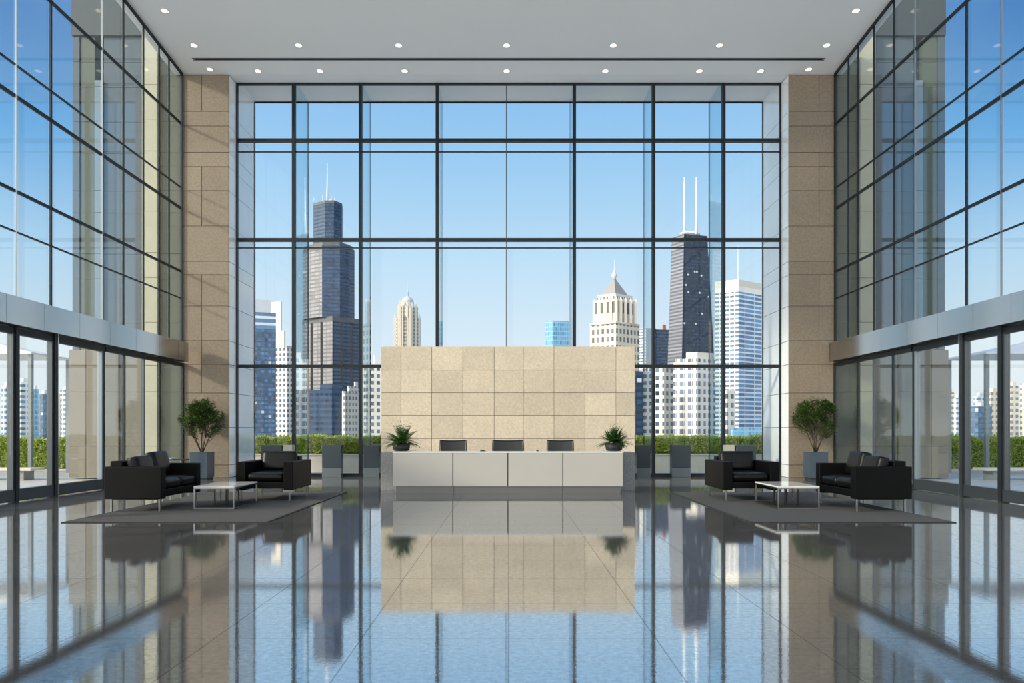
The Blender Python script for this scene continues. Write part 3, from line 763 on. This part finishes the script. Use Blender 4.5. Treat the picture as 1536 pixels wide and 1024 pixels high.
# pedestals along the window
def pedestal(p0, p1, mat, label, dep=.32, lowc=True):
    d = 23.42; a, b = PX(p0, d), PX(p1, d); r = empty('pedestal_cabinet', ((a+b)/2, d+dep/2, 0)); w = (b-a)/2
    box('cabinet_base', 'cabinet_low' if mat == 'cabinet' else mat, -w, w, -dep/2, dep/2, 0, .30, r, .004)
    box('cabinet_body', mat, -w, w, -dep/2, dep/2, .31, 1.03, r, .004)
    box('shadow_gap', 'black', -w+.01, w-.01, -dep/2+.01, dep/2-.01, .295, .315, r)
    tag(r, label, 'cabinet', 'waist high cabinets along the big window')
pedestal(391, 422.5, 'cabinet', 'slate waist-high cabinet at window behind the left armchair')
pedestal(424.5, 438, 'cabinet_cream', 'cream narrow cabinet at window behind the left armchair')
pedestal(483, 511.5, 'cabinet', 'slate waist-high cabinet at window, alone between left armchair and desk wall')
pedestal(545, 568.5, 'cabinet', 'dark waist-high cabinet at window, just left of the stone desk wall')
pedestal(955.5, 976, 'cabinet', 'dark waist-high cabinet at window, just right of the stone desk wall')
pedestal(1008, 1036, 'cabinet', 'slate waist-high cabinet at window, alone between desk wall and right armchair')
pedestal(1089, 1102, 'cabinet_cream', 'cream narrow cabinet at window behind the right armchair')
pedestal(1104, 1134, 'cabinet', 'slate waist-high cabinet at window behind the right armchair')

# ------------------------------------------------------------------ hedges + troughs
def hedge(x0, x1, y0, y1, z0, z1, n, label, tlabel, seed):
    random.seed(seed)
    t = empty('planter_trough', ((x0+x1)/2, (y0+y1)/2, -.05)); a, b = (x1-x0)/2, (y1-y0)/2
    m_ = MB(); k = max(1, round((x1-x0)/2.2))
    for i in range(k): m_.box(-a+i*2*a/k+.004, -a+(i+1)*2*a/k-.004, -b-.10, b+.1, 0, z0+.02)
    m_.build('stone_wall', 'trough', t); box('coping', 'trough', -a-.03, a+.03, -b-.15, b+.15, z0+.021, z0+.075, t)
    st(t, tlabel, 'planter wall')
    r = empty('hedge', ((x0+x1)/2, (y0+y1)/2, z0+.025))
    h = z1-z0
    m_ = MB(); m_.box(-a, a, -b+.08, b-.08, 0.0, h-.12); m_.build('hedge_core', 'hedge_core', r)
    mb = MB()
    for i in range(n):
        u = rnd(-a, a); f = random.random()
        hh = h*(.90+.16*noise.noise(Vector((u*1.3, seed, 0)))+.10*noise.noise(Vector((u*6, seed, 3))))
        if f < .62: p = Vector((u, -b+rnd(-.03, .1)+.06*noise.noise(Vector((u*3, 1, seed))), rnd(0.03, hh)))
        elif f < .9: p = Vector((u, rnd(-b, b), hh+rnd(-.08, .03)))
        else: p = Vector((u, b-rnd(0, .1), rnd(.03, hh)))
        mb.leaf(p, Vector((rnd(-1, 1), rnd(-1, .2), rnd(-.2, 1.4))), Vector((rnd(-.6, .6), -.6, .8)), rnd(.07, .14), rnd(.035, .06), .1)
    mb.build('hedge_leaves', 'leaf_hedge', r, False)
    tag(r, label, 'hedge', kind='stuff')
dh = 27.6
hedge(-9.6, 9.6, dh, dh+.9, PZ(681, dh), PZ(655, dh), 34000, 'clipped bright green hedge outside the big window', 'pale stone planter wall below the hedge outside the big window', 3)
hedge(-26, -13.9, dh, dh+.9, PZ(704, dh), PZ(655, dh), 20000, 'clipped green hedge seen through the left glass doors', 'low stone planter edge beyond the left terrace', 5)
hedge(13.9, 26, dh, dh+.9, PZ(704, dh), PZ(655, dh), 20000, 'clipped green hedge seen through the right glass doors', 'low stone planter edge beyond the right terrace', 6)
# terrace canopies and benches
for s, nm in ((-1, 'left'), (1, 'right')):
    r = empty('terrace_canopy', (s*18.6, 25.6, -.05)); mb = MB()
    q = 2.75; P = [(-q, -q+1.5), (q, -q+1.5), (q, q-1.5), (-q, q-1.5)]
    mb.loft(P, 4.15, [(0, -.1), (.1, -.1), (.1, .1), (0, .1)], 4.75); mb.loft(P, 4.10, P, 4.15); mb.build('canvas_roof', 'canvas', r)
    for sx in (-1, 1):
        for y in (-1.05, 1.05): box('post', 'post', sx*2.6-.06, sx*2.6+.06, y-.06, y+.06, 0, 4.10, r)
    tag(r, f'white peaked canopy on posts on the {nm} terrace', 'canopy')
    r = empty('terrace_bench', (s*16.6, 22.9, -.05)); box('bench_seat', 'trough', -1.9, 1.9, -.35, .35, .3, .38, r, .01)
    for x in (-1.5, 1.5): box('bench_leg', 'granite', x-.12, x+.12, -.25, .25, 0, .3, r)
    tag(r, f'low pale stone bench on the {nm} terrace', 'bench')

# ------------------------------------------------------------------ city
S = 600/F
def corner(a, e, b, D, k1=.6, k2=.95):
    E = Vector((PX(e, D), D)); w1, w2 = (e-a)*D/F, (b-e)*D/F
    A = Vector((PX(a, D+w1*k1), D+w1*k1)); B = Vector((PX(b, D+w2*k2), D+w2*k2)); C = A+B-E
    return [tuple(A), tuple(E), tuple(B), tuple(C)]
def relb(poly, r): return [(x-r.location.x, y-r.location.y) for x, y in poly]
def tower(name, loc_px, D, label, cat='skyscraper'):
    r = empty(name, (PX(loc_px, D), D, -30)); tag(r, label, cat, 'downtown towers beyond the hedge'); return r
def sec(r, nm, mat, poly, y0, y1, D, poly2=None):
    z0 = 0 if y0 is None else PZ(y0, D)+30; z1 = PZ(y1, D)+30
    mb = MB(); A = relb(poly, r); B = relb(poly2, r) if poly2 else A
    mb.loft(A, z0, B, z1); return mb.build(nm, mat, r)
def mast(r, nm, px, y0, y1, D, w=.6, mat=None, dd=8):
    z0, z1 = PZ(y0, D)+30, PZ(y1, D)+30; x, y = PX(px, D+dd)-r.location.x, dd
    mb = MB(); mb.tube([(x, y, z0), (x, y, z0+(z1-z0)*.45), (x, y, z1)], [w, w*.55, w*.25], 8); return mb.build(nm, mat or 'mast', r)
M['mast'] = simple('white_mast', (.85, .86, .88), .5)
M['roof_grey'] = simple('grey_roof', (.28, .27, .26), .6)
M['cream'] = simple('cream_masonry', (.66, .61, .52), .7)
M['pale'] = simple('pale_masonry', (.55, .58, .61), .7)
M['f_black'] = facade('black_glass_facade', (.015, .028, .05), (.03, .075, .15), 30, 3.1, 1.0, .6, .2, grough=.3, wrough=.5, gspec=.3)  # distance haze put into the dark towers as a blue tint
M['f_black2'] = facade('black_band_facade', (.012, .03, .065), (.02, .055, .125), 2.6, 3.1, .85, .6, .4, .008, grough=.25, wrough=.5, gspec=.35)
M['f_black_sunlit'] = facade('sunlit_black_facade', (.10, .10, .11), (.22, .21, .22), 5.5, 3.2, .88, .62, .25, grough=.3, wrough=.4)  # black tower's left face, sun reflection put into a paler colour
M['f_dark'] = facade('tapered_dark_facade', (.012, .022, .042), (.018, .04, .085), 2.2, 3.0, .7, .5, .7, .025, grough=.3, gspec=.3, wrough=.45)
M['f_dark_sunlit'] = facade('tapered_sunlit_facade', (.09, .10, .12), (.22, .23, .26), 40, 3.0, 1.0, .5, .2, grough=.3, wrough=.5)  # left face of the tapered tower, paler colour stands for sunlight
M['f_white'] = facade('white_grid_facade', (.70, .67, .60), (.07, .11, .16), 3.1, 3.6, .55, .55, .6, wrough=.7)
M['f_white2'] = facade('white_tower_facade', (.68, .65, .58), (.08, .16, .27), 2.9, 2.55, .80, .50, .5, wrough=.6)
M['f_white2_shade'] = facade('white_tower_shade_facade', (.66, .72, .78), (.09, .22, .40), 9, 2.55, .93, .66, .4, wrough=.6)  # right face with wider bays, blue shade put into the wall colour
M['f_cream'] = facade('cream_tower_facade', (.68, .62, .50), (.12, .12, .12), 3.3, 5.0, .52, .62, .5, wrough=.7)
M['f_cream_tall'] = facade('cream_colonnade_facade', (.70, .64, .52), (.09, .10, .12), 4.0, 200, .45, .96, .3, wrough=.7)
M['f_deco'] = facade('deco_facade', (.60, .57, .51), (.13, .16, .20), 2.2, 3.4, .5, .55, .5, wrough=.7)
M['f_bluegl'] = facade('blue_glass_facade', (.22, .42, .58), (.10, .30, .50), 1.6, 3.2, .82, .75, .3, grough=.1)
M['f_blue2'] = facade('mottled_blue_facade', (.05, .10, .18), (.05, .12, .24), 2.0, 2.6, .8, .6, .7, .03, grough=.2)
M['f_band'] = facade('white_band_facade', (.70, .76, .84), (.08, .20, .36), 60, 3.8, 1.0, .6, .2, grough=.1)
M['f_block'] = facade('dark_office_facade', (.045, .085, .15), (.02, .04, .085), 3.0, 3.4, .8, .5, .5, .0, grough=.4, gspec=.3)
M['f_pier'] = facade('white_pier_facade', (.72, .69, .62), (.10, .14, .20), 3.6, 3.6, .60, .62, .6, wrough=.7, mull=.12)
M['f_resid'] = facade('residential_facade', (.66, .70, .74), (.10, .20, .30), 5.0, 3.0, .86, .5, .5, wrough=.6)
M['f_resid2'] = facade('beige_residential_facade', (.74, .66, .56), (.20, .20, .20), 3.4, 3.2, .55, .5, .5, wrough=.7)

# -- tall black stepped tower
D = 600; r = tower('stepped_black_tower', 497, D, 'tallest black stepped skyscraper with a white mast, at left')
def tubes(px, D, ys, y_top, matL, matR, yb, off=0, ew=None):
    """facets between successive px; ys = depth offsets"""
    return [(PX(p, D+o), D+o) for p, o in zip(px, ys)]
low = [(PX(p, D+o), D+o) for p, o in ((453.5, 22), (498.5, 0), (541, 18))]
low += [(low[0][0]+low[2][0]-low[1][0], low[0][1]+low[2][1]-low[1][1])]
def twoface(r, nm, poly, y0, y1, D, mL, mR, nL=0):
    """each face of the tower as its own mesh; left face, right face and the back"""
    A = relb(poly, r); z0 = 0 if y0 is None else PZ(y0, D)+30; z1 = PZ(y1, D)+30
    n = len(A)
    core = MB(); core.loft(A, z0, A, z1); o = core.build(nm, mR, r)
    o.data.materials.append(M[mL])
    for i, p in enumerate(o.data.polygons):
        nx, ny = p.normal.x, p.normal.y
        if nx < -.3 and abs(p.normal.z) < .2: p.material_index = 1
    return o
twoface(r, 'lower_section', low, None, 480, D, 'f_black_sunlit', 'f_black')
def inset(poly, k): 
    c = (sum(p[0] for p in poly)/len(poly), sum(p[1] for p in poly)/len(poly)); return [(c[0]+(p[0]-c[0])*k, c[1]+(p[1]-c[1])*k) for p in poly]
M['band_grey'] = simple('louver_band', (.075, .08, .09), .5)
twoface(r, 'mechanical_band', inset(low, 1.006), 481, 474, D, 'band_grey', 'band_grey')
mid = [(PX(p, D+o), D+o) for p, o in ((454.5, 20), (461, 13), (483, 3), (510, 3), (524, 12), (531.5, 20))]
mid += [(mid[-1][0]-5, mid[-1][1]+25), (mid[0][0]+5, mid[0][1]+25)]
twoface(r, 'middle_section', mid, 474, 372, D, 'f_black_sunlit', 'f_black2')
twoface(r, 'upper_band', inset(mid, 1.004), 373, 366, D, 'band_grey', 'f_black')
twoface(r, 'shoulder', inset(mid, .93), 366, 361, D, 'band_grey', 'band_grey')
top = [(PX(p, D+o), D+o) for p, o in ((470, 14), (487.5, 6), (501, 6), (512.8, 14))]
top += [(top[-1][0]-3, top[-1][1]+18), (top[0][0]+3, top[0][1]+18)]
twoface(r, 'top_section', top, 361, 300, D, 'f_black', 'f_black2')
twoface(r, 'crown', inset(top, 1.005), 301, 297, D, 'band_grey', 'band_grey')
sec(r, 'roof_plant', 'mast', inset(top, .45), 297, 292.5, D)
for px, y in ((491, 240),): mast(r, 'mast', px, 297, y, D, .95)
for px, y in ((484, 287), (497, 289), (502, 290), (471, 291)): mast(r, 'aerial', px, 297, y, D, .3)
# corner piers on the lower section
for k in (.33, .66):
    a, b = low[0], low[1]; x = a[0]+(b[0]-a[0])*k-r.location.x; y = a[1]+(b[1]-a[1])*k-r.location.y-.3
    box('dark_seam', 'steel', x-1.1, x+1.1, y-.4, y+1, 0, PZ(481, D)+30, r)
    a, b = low[1], low[2]; x = a[0]+(b[0]-a[0])*k-r.location.x; y = a[1]+(b[1]-a[1])*k-r.location.y-.3
    box('dark_seam', 'steel', x-1.0, x+1.0, y-.4, y+1, 0, PZ(481, D)+30, r)
# -- low dark office in front of it
D = 430; r = tower('dark_office_block', 480, D, 'low dark blue office block in front of the tallest black tower', 'office building')
sec(r, 'office_floors', 'f_block', corner(440, 498, 516, D, .08, .5), None, 584, D)
sec(r, 'roof_parapet', 'f_block', corner(480, 498, 514, D+6, .1, .5), 584, 575, D); 
# -- small pale tower beside
D = 400; r = tower('pale_stepped_building', 526, D, 'small pale stepped building at the foot of the black stepped tower', 'building')
sec(r, 'lower_floors', 'f_deco', corner(513, 517, 540, D), None, 586, D); sec(r, 'upper_floors', 'f_deco', corner(521, 524, 540, D+3), 586, 578, D); sec(r, 'water_tower', 'pale', corner(531, 533, 537, D+6), 578, 571, D)
# -- white grid building right of it
D = 380; r = tower('white_slab_building', 556, D, 'white gridded slab building just left of the stone desk wall', 'building')
sec(r, 'floors', 'f_white', corner(543, 549, 600, D, .8, .25), None, 545, D); sec(r, 'roof_plant', 'pale', corner(560, 562, 596, D+5, .8, .2), 545, 531, D)
# -- glass building far left
D = 420; r = tower('blue_glass_tower', 398, D, 'blue mottled glass tower with white banded top, furthest left', 'skyscraper')
P = corner(366, 368, 414, D, .5, .35)
sec(r, 'main_floors', 'f_blue2', P, None, 492, D); sec(r, 'banded_floors', 'f_band', P, 492, 467, D); sec(r, 'crown', 'pale', corner(368, 370, 407, D+2, .5, .35), 467, 447, D)
D = 520; r = tower('cream_stepped_tower', 425, D, 'slim cream stepped tower behind the left blue glass tower', 'skyscraper')
sec(r, 'top_shaft', 'cream', corner(404, 421, 423, D), 500, 452, D); sec(r, 'middle_shaft', 'cream', corner(406, 426, 428, D-1), 524, 496, D)
sec(r, 'lower_shaft', 'f_white', corner(408, 431, 441, D-3, .3, .9), None, 522, D); sec(r, 'roof_box', 'pale', corner(430, 436, 440, D+8, .3, .9), 523, 516, D)
# -- art deco domed tower
D = 700; r = tower('domed_stone_tower', 610, D, 'slender stone tower with a dome and spire, above the desk wall')
sec(r, 'lower_shaft', 'f_deco', corner(590.5, 615, 631, D), None, 475, D)
sec(r, 'upper_shaft', 'f_deco', corner(596, 613, 627, D-2), 475, 459, D)
for px, y in ((592, 472), (597.5, 457), (600, 450), (604, 455), (611, 455), (615, 461), (618, 455), (624, 454), (629, 471)):
    d = D-4+abs(px-613)*.45; x = PX(px, d)-r.location.x; z1 = PZ(y, D)+30; mb = MB(); q = .75
    P_ = [(x-q, d-D-q), (x+q, d-D-q), (x+q, d-D+q), (x-q, d-D+q)]; mb.loft(P_, z1-60, P_, z1-2); mb.loft(P_, z1-2, [(x-.1, d-D-.1), (x+.1, d-D-.1), (x+.1, d-D+.1), (x-.1, d-D+.1)], z1+1.5); mb.build('pinnacle', 'cream', r)
mb = MB(); c = (PX(611.5, D+10)-r.location.x, 10, PZ(459, D)+30); k = D/F
mb.lathe([(9.5*k, 0), (9.5*k, 8*k), (8.8*k, 8.5*k)], c, 12, False); drum = mb.build('drum', 'f_deco', r)
mb = MB(); mb.lathe([(9.2*k, 8.3*k), (8.6*k, 11*k), (6.8*k, 14*k), (4*k, 16*k), (1.6*k, 17*k), (1.3*k, 20*k), (1.8*k, 21*k), (.8*k, 25*k), (.5*k, 27*k), (.2*k, 31*k), (.05*k, 44*k)], c, 20); mb.build('dome', 'pale', drum)
# -- blue glass box
D = 520; r = tower('blue_glass_box_tower', 840, D, 'flat topped light blue glass tower peeking over the desk wall')
sec(r, 'floors', 'f_bluegl', corner(817, 829, 860, D, .8, .2), None, 481, D); mast(r, 'aerial', 843, 481, 471, D, .12)
# -- gothic cream tower with pyramid roof
D = 450; r = tower('cream_pyramid_roof_tower', 922, D, 'cream stone tower with colonnade and grey pyramid roof')
sec(r, 'lower_floors', 'f_cream', corner(885, 924, 959, D), None, 485, D)
sec(r, 'cornice', 'cream', corner(884.5, 924, 959.5, D-1), 485, 482, D)
sec(r, 'colonnade', 'f_cream_tall', corner(890, 924, 953.5, D+2), 482, 450, D)
sec(r, 'upper_cornice', 'cream', corner(891, 924, 952.5, D+1.5), 451, 447, D)
sec(r, 'attic', 'f_deco', corner(896, 923.5, 948.5, D+4), 447, 438, D)
k = D/F
for px in (891, 899, 908, 916, 924, 931, 938, 946, 953):
    d = D+1+abs(px-924)*k*(.75 if px < 924 else .6); x = PX(px, d)-r.location.x; q = .75; mb = MB()
    P_ = [(x-q, d-D-q), (x+q, d-D-q), (x+q, d-D+q), (x-q, d-D+q)]; mb.loft(P_, PZ(483, D)+30, P_, PZ(448, D)+30); mb.loft(P_, PZ(448, D)+30, [(x-.2, d-D-.2), (x+.2, d-D-.2), (x+.2, d-D+.2), (x-.2, d-D+.2)], PZ(444.5, D)+30); mb.build('buttress', 'cream', r)
P = corner(900.5, 923, 942.5, D+6); c = [sum(p[i] for p in P)/4 for i in (0, 1)]
roof = sec(r, 'roof', 'roof_grey', P, 438, 412, D, [(c[0]+(p[0]-c[0])*.09, c[1]+(p[1]-c[1])*.09) for p in P])
mb = MB(); cc = (c[0]-r.location.x, c[1]-r.location.y, PZ(412, D)+30)
mb.lathe([(2.6*k, -1*k), (2.6*k, 2*k), (4.6*k, 4*k), (4.2*k, 7*k), (2.4*k, 9*k), (2.2*k, 11*k), (1.2*k, 12*k), (.7*k, 14*k), (.3*k, 20*k), (.1*k, 30*k)], cc, 12); mb.build('finial', 'pale', roof)
# -- two dark towers
D = 650; r = tower('grey_glass_tower', 971, D, 'grey and blue glass tower between pyramid roof tower and tapered tower')
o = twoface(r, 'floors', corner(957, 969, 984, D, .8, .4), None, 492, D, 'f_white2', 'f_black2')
D = 700; r = tower('dark_flat_tower', 990, D, 'dark blue flat topped tower just left of the tapered tower')
sec(r, 'floors', 'f_black2', corner(980, 982, 1004, D, .8, .2), None, 494, D); M['red'] = simple('red_brick', (.5, .2, .12), .7); sec(r, 'red_chimney', 'red', corner(993, 995, 999, D+8), 494, 485, D)
# -- tapered dark tower
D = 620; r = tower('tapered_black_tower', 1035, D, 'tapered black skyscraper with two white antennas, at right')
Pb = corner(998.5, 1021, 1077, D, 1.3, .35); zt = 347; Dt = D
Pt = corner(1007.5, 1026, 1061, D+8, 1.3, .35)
A = relb(Pb, r); B = relb(Pt, r); mb = MB(); mb.loft(A, PZ(640, D)+30, B, PZ(zt, D)+30); o = mb.build('tapered_shaft', 'f_dark', r); o.data.materials.append(M['f_dark_sunlit'])
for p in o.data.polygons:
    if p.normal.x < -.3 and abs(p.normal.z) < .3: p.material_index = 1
sec(r, 'crown', 'roof_grey', corner(1014, 1028, 1050, D+12, 1.2, .35), 348, 342.5, D); sec(r, 'crown_cap', 'mast', corner(1020, 1030, 1048, D+14, 1.2, .35), 342.5, 339.5, D)
for px in (1026.5, 1044.5):
    mast(r, 'antenna', px, 344, 256, D, 1.5, None, 16)
# -- cream pier blocks in front
D = 330; r = tower('white_pier_building', 1040, D, 'white piered building with roof box in front of the tapered tower', 'building')
sec(r, 'floors', 'f_pier', corner(1010, 1046, 1073, D, .35, .95), None, 537, D); sec(r, 'roof_box', 'cream', corner(1029, 1046, 1071, D+2, .35, .6), 537, 527, D)
D = 345; r = tower('cream_annex_building', 992, D, 'cream lower building left of the white piered building', 'building')
sec(r, 'floors', 'f_white', corner(972, 996, 1016, D, .3, .9), None, 551, D); sec(r, 'roof_edge', 'cream', corner(971.5, 996, 1016, D-.3, .3, .5), 551, 547.5, D)
D = 320; r = tower('blue_low_building', 968, D, 'narrow dark blue building right beside the desk wall edge', 'building')
sec(r, 'floors', 'f_black2', corner(950, 953, 978, D, .8, .3), None, 556, D)
# -- tall white tower right
D = 420; r = tower('tall_white_banded_tower', 1108, D, 'tall white tower with window bands, right of the tapered tower')
P = corner(1072, 1108, 1142.5, D, .5, .95)
o = twoface(r, 'floors', P, None, 437, D, 'f_white2', 'f_white2_shade'); M['f_topw'] = facade('top_windows', (.80, .77, .70), (.08, .12, .2), 4.3, 60, .72, .5, .3, wrough=.6)
sec(r, 'top_windows', 'f_topw', P, 437, 429, D); sec(r, 'crown', 'cream', P, 429, 419, D); mast(r, 'antenna', 1107, 419, 363, D, .25)
D = 300; r = tower('pale_corner_building', 1095, D, 'pale blue low building at the foot of the tall white tower', 'building')
sec(r, 'floors', 'f_white', corner(1084, 1090, 1103, D, .5, .6), None, 585, D)
D = 290; r = tower('low_glass_building', 1120, D, 'low blue glass roofed building at far right behind the hedge', 'building')
sec(r, 'floors', 'f_bluegl', corner(1096, 1100, 1160, D, .5, .25), None, 641, D)
# -- side cities seen through the doors
def small(px0, px1, y, D, mat, label, s):
    if s > 0: a, b = 2*CX-px1, 2*CX-px0
    else: a, b = px0, px1
    e = a+(b-a)*.35; rr = tower('apartment_block', (a+b)/2, D, label, 'building'); rr['group'] = 'apartment blocks beyond the terrace'
    sec(rr, 'floors', mat, corner(a, e, b, D, .5, .3), None, y+6, D); sec(rr, 'roof_box', 'pale' if mat != 'f_resid2' else 'cream', corner(a+(b-a)*.25, a+(b-a)*.5, a+(b-a)*.8, D+4, .5, .3), y+6, y, D)
small(-40, -4, 570, 420, 'f_resid', 'tall pale balcony block at the very left edge behind the left doors', -1)
small(2, 20, 572, 400, 'f_resid', 'slim pale balcony block at the left edge, left of the dark door post', -1)
small(24, 47, 566, 410, 'f_resid', 'white banded apartment block behind the left doors', -1)
small(46, 58, 577, 440, 'f_bluegl', 'bluish apartment block right of the white banded one', -1)
small(59, 74, 584, 470, 'f_blue2', 'darker apartment block between the left door leaves', -1)
small(82, 92, 590, 430, 'f_resid2', 'short beige apartment block near the left exterior stone wall', -1)
small(90, 112, 578, 460, 'f_resid', 'grey apartment block against the left exterior stone wall', -1)
small(-40, -4, 568, 420, 'f_resid2', 'tall cream apartment block at the very right edge behind the right doors', 1)
small(-2, 16, 572, 400, 'f_resid2', 'cream apartment block at the right edge behind the doors', 1)
small(27, 47, 581, 410, 'f_resid2', 'sunlit white apartment block behind the right doors', 1)
small(47, 66, 588, 440, 'f_resid', 'lower pale apartment block behind the right doors', 1)
small(38, 70, 603, 380, 'f_blue2', 'dark blue low block in front of the pale blocks behind the right doors', 1)
small(82, 96, 590, 430, 'f_resid', 'grey block with balconies near the right exterior stone wall', 1)
small(94, 112, 582, 460, 'f_resid2', 'brown beige block against the right exterior stone wall', 1)

# ------------------------------------------------------------------ light
wd = bpy.data.worlds.new('sky'); sc.world = wd; wd.use_nodes = True; nt = wd.node_tree; nt.nodes.clear()
out = nt.nodes.new('ShaderNodeOutputWorld'); bg = nt.nodes.new('ShaderNodeBackground'); nt.links.new(bg.outputs[0], out.inputs[0])
tc = N(nt, 'ShaderNodeTexCoord'); sp = N(nt, 'ShaderNodeSeparateXYZ'); nt.links.new(tc.outputs['Generated'], sp.inputs[0])
def ramp(stops):
    r = N(nt, 'ShaderNodeValToRGB'); cr = r.color_ramp
    while len(cr.elements) < len(stops): cr.elements.new(.5)
    for e, (p, c) in zip(cr.elements, stops): e.position = p; e.color = (*c, 1)
    nt.links.new(sp.outputs[2], r.inputs[0]); return r.outputs[0]
c1 = ramp([(0, (.80, .90, .96)), (.10, (.72, .85, .95)), (.22, (.53, .76, .95)), (.33, (.36, .64, .93)), (.43, (.26, .54, .89)), (.7, (.14, .36, .78)), (1, (.10, .28, .66))])
c2 = ramp([(0, (.90, .95, .97)), (.10, (.84, .94, 1.0)), (.20, (.60, .84, 1.05)), (.32, (.20, .52, .92)), (.43, (.03, .24, .66)), (.7, (.06, .20, .58)), (1, (.05, .16, .5))])
az = math_(nt, 'ABSOLUTE', sp.outputs[0])
mr = N(nt, 'ShaderNodeMapRange'); mr.inputs[1].default_value = .30; mr.inputs[2].default_value = .55; nt.links.new(az, mr.inputs[0])
fr = N(nt, 'ShaderNodeMath', operation='GREATER_THAN'); nt.links.new(sp.outputs[1], fr.inputs[0]); fr.inputs[1].default_value = -2
c = mixc(nt, mr.outputs[0], c1, c2)
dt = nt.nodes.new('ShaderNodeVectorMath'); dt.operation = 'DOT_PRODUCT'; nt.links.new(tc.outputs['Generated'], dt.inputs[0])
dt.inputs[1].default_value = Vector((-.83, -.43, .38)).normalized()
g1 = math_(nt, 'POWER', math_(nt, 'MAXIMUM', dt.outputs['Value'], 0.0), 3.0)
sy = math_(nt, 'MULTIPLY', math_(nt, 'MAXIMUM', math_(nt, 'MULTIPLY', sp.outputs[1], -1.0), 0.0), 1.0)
gl = nt.nodes.new('ShaderNodeVectorMath'); gl.operation = 'SCALE'; gl.inputs[0].default_value = (1, .90, .74); nt.links.new(math_(nt, 'MULTIPLY_ADD', g1, 2.6, math_(nt, 'MULTIPLY', sy, .8)), gl.inputs['Scale'])  # extra sky glow, sunward and behind the camera, added to fill the interior
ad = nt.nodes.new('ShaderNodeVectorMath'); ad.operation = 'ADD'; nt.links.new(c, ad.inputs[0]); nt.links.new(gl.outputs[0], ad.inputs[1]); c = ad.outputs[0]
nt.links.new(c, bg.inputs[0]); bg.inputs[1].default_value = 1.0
sun = bpy.data.lights.new('sun', 'SUN'); sun.energy = 3.7; sun.angle = math.radians(5); sun.color = (1, .88, .70)
so = bpy.data.objects.new('sun', sun); COL.objects.link(so)
so.rotation_euler = Vector((.83, .43, -.38)).to_track_quat('-Z', 'Y').to_euler()

sc.view_settings.view_transform = 'Standard'; sc.view_settings.look = 'None'; sc.view_settings.gamma = 1; sc.view_settings.exposure = 0.0
sc.view_settings.use_curve_mapping = False
cy = sc.cycles
cy.max_bounces = 10; cy.diffuse_bounces = 4; cy.glossy_bounces = 6; cy.transparent_max_bounces = 24; cy.transmission_bounces = 4
cy.use_denoising = True; cy.sample_clamp_indirect = 6.0; cy.caustics_reflective = True
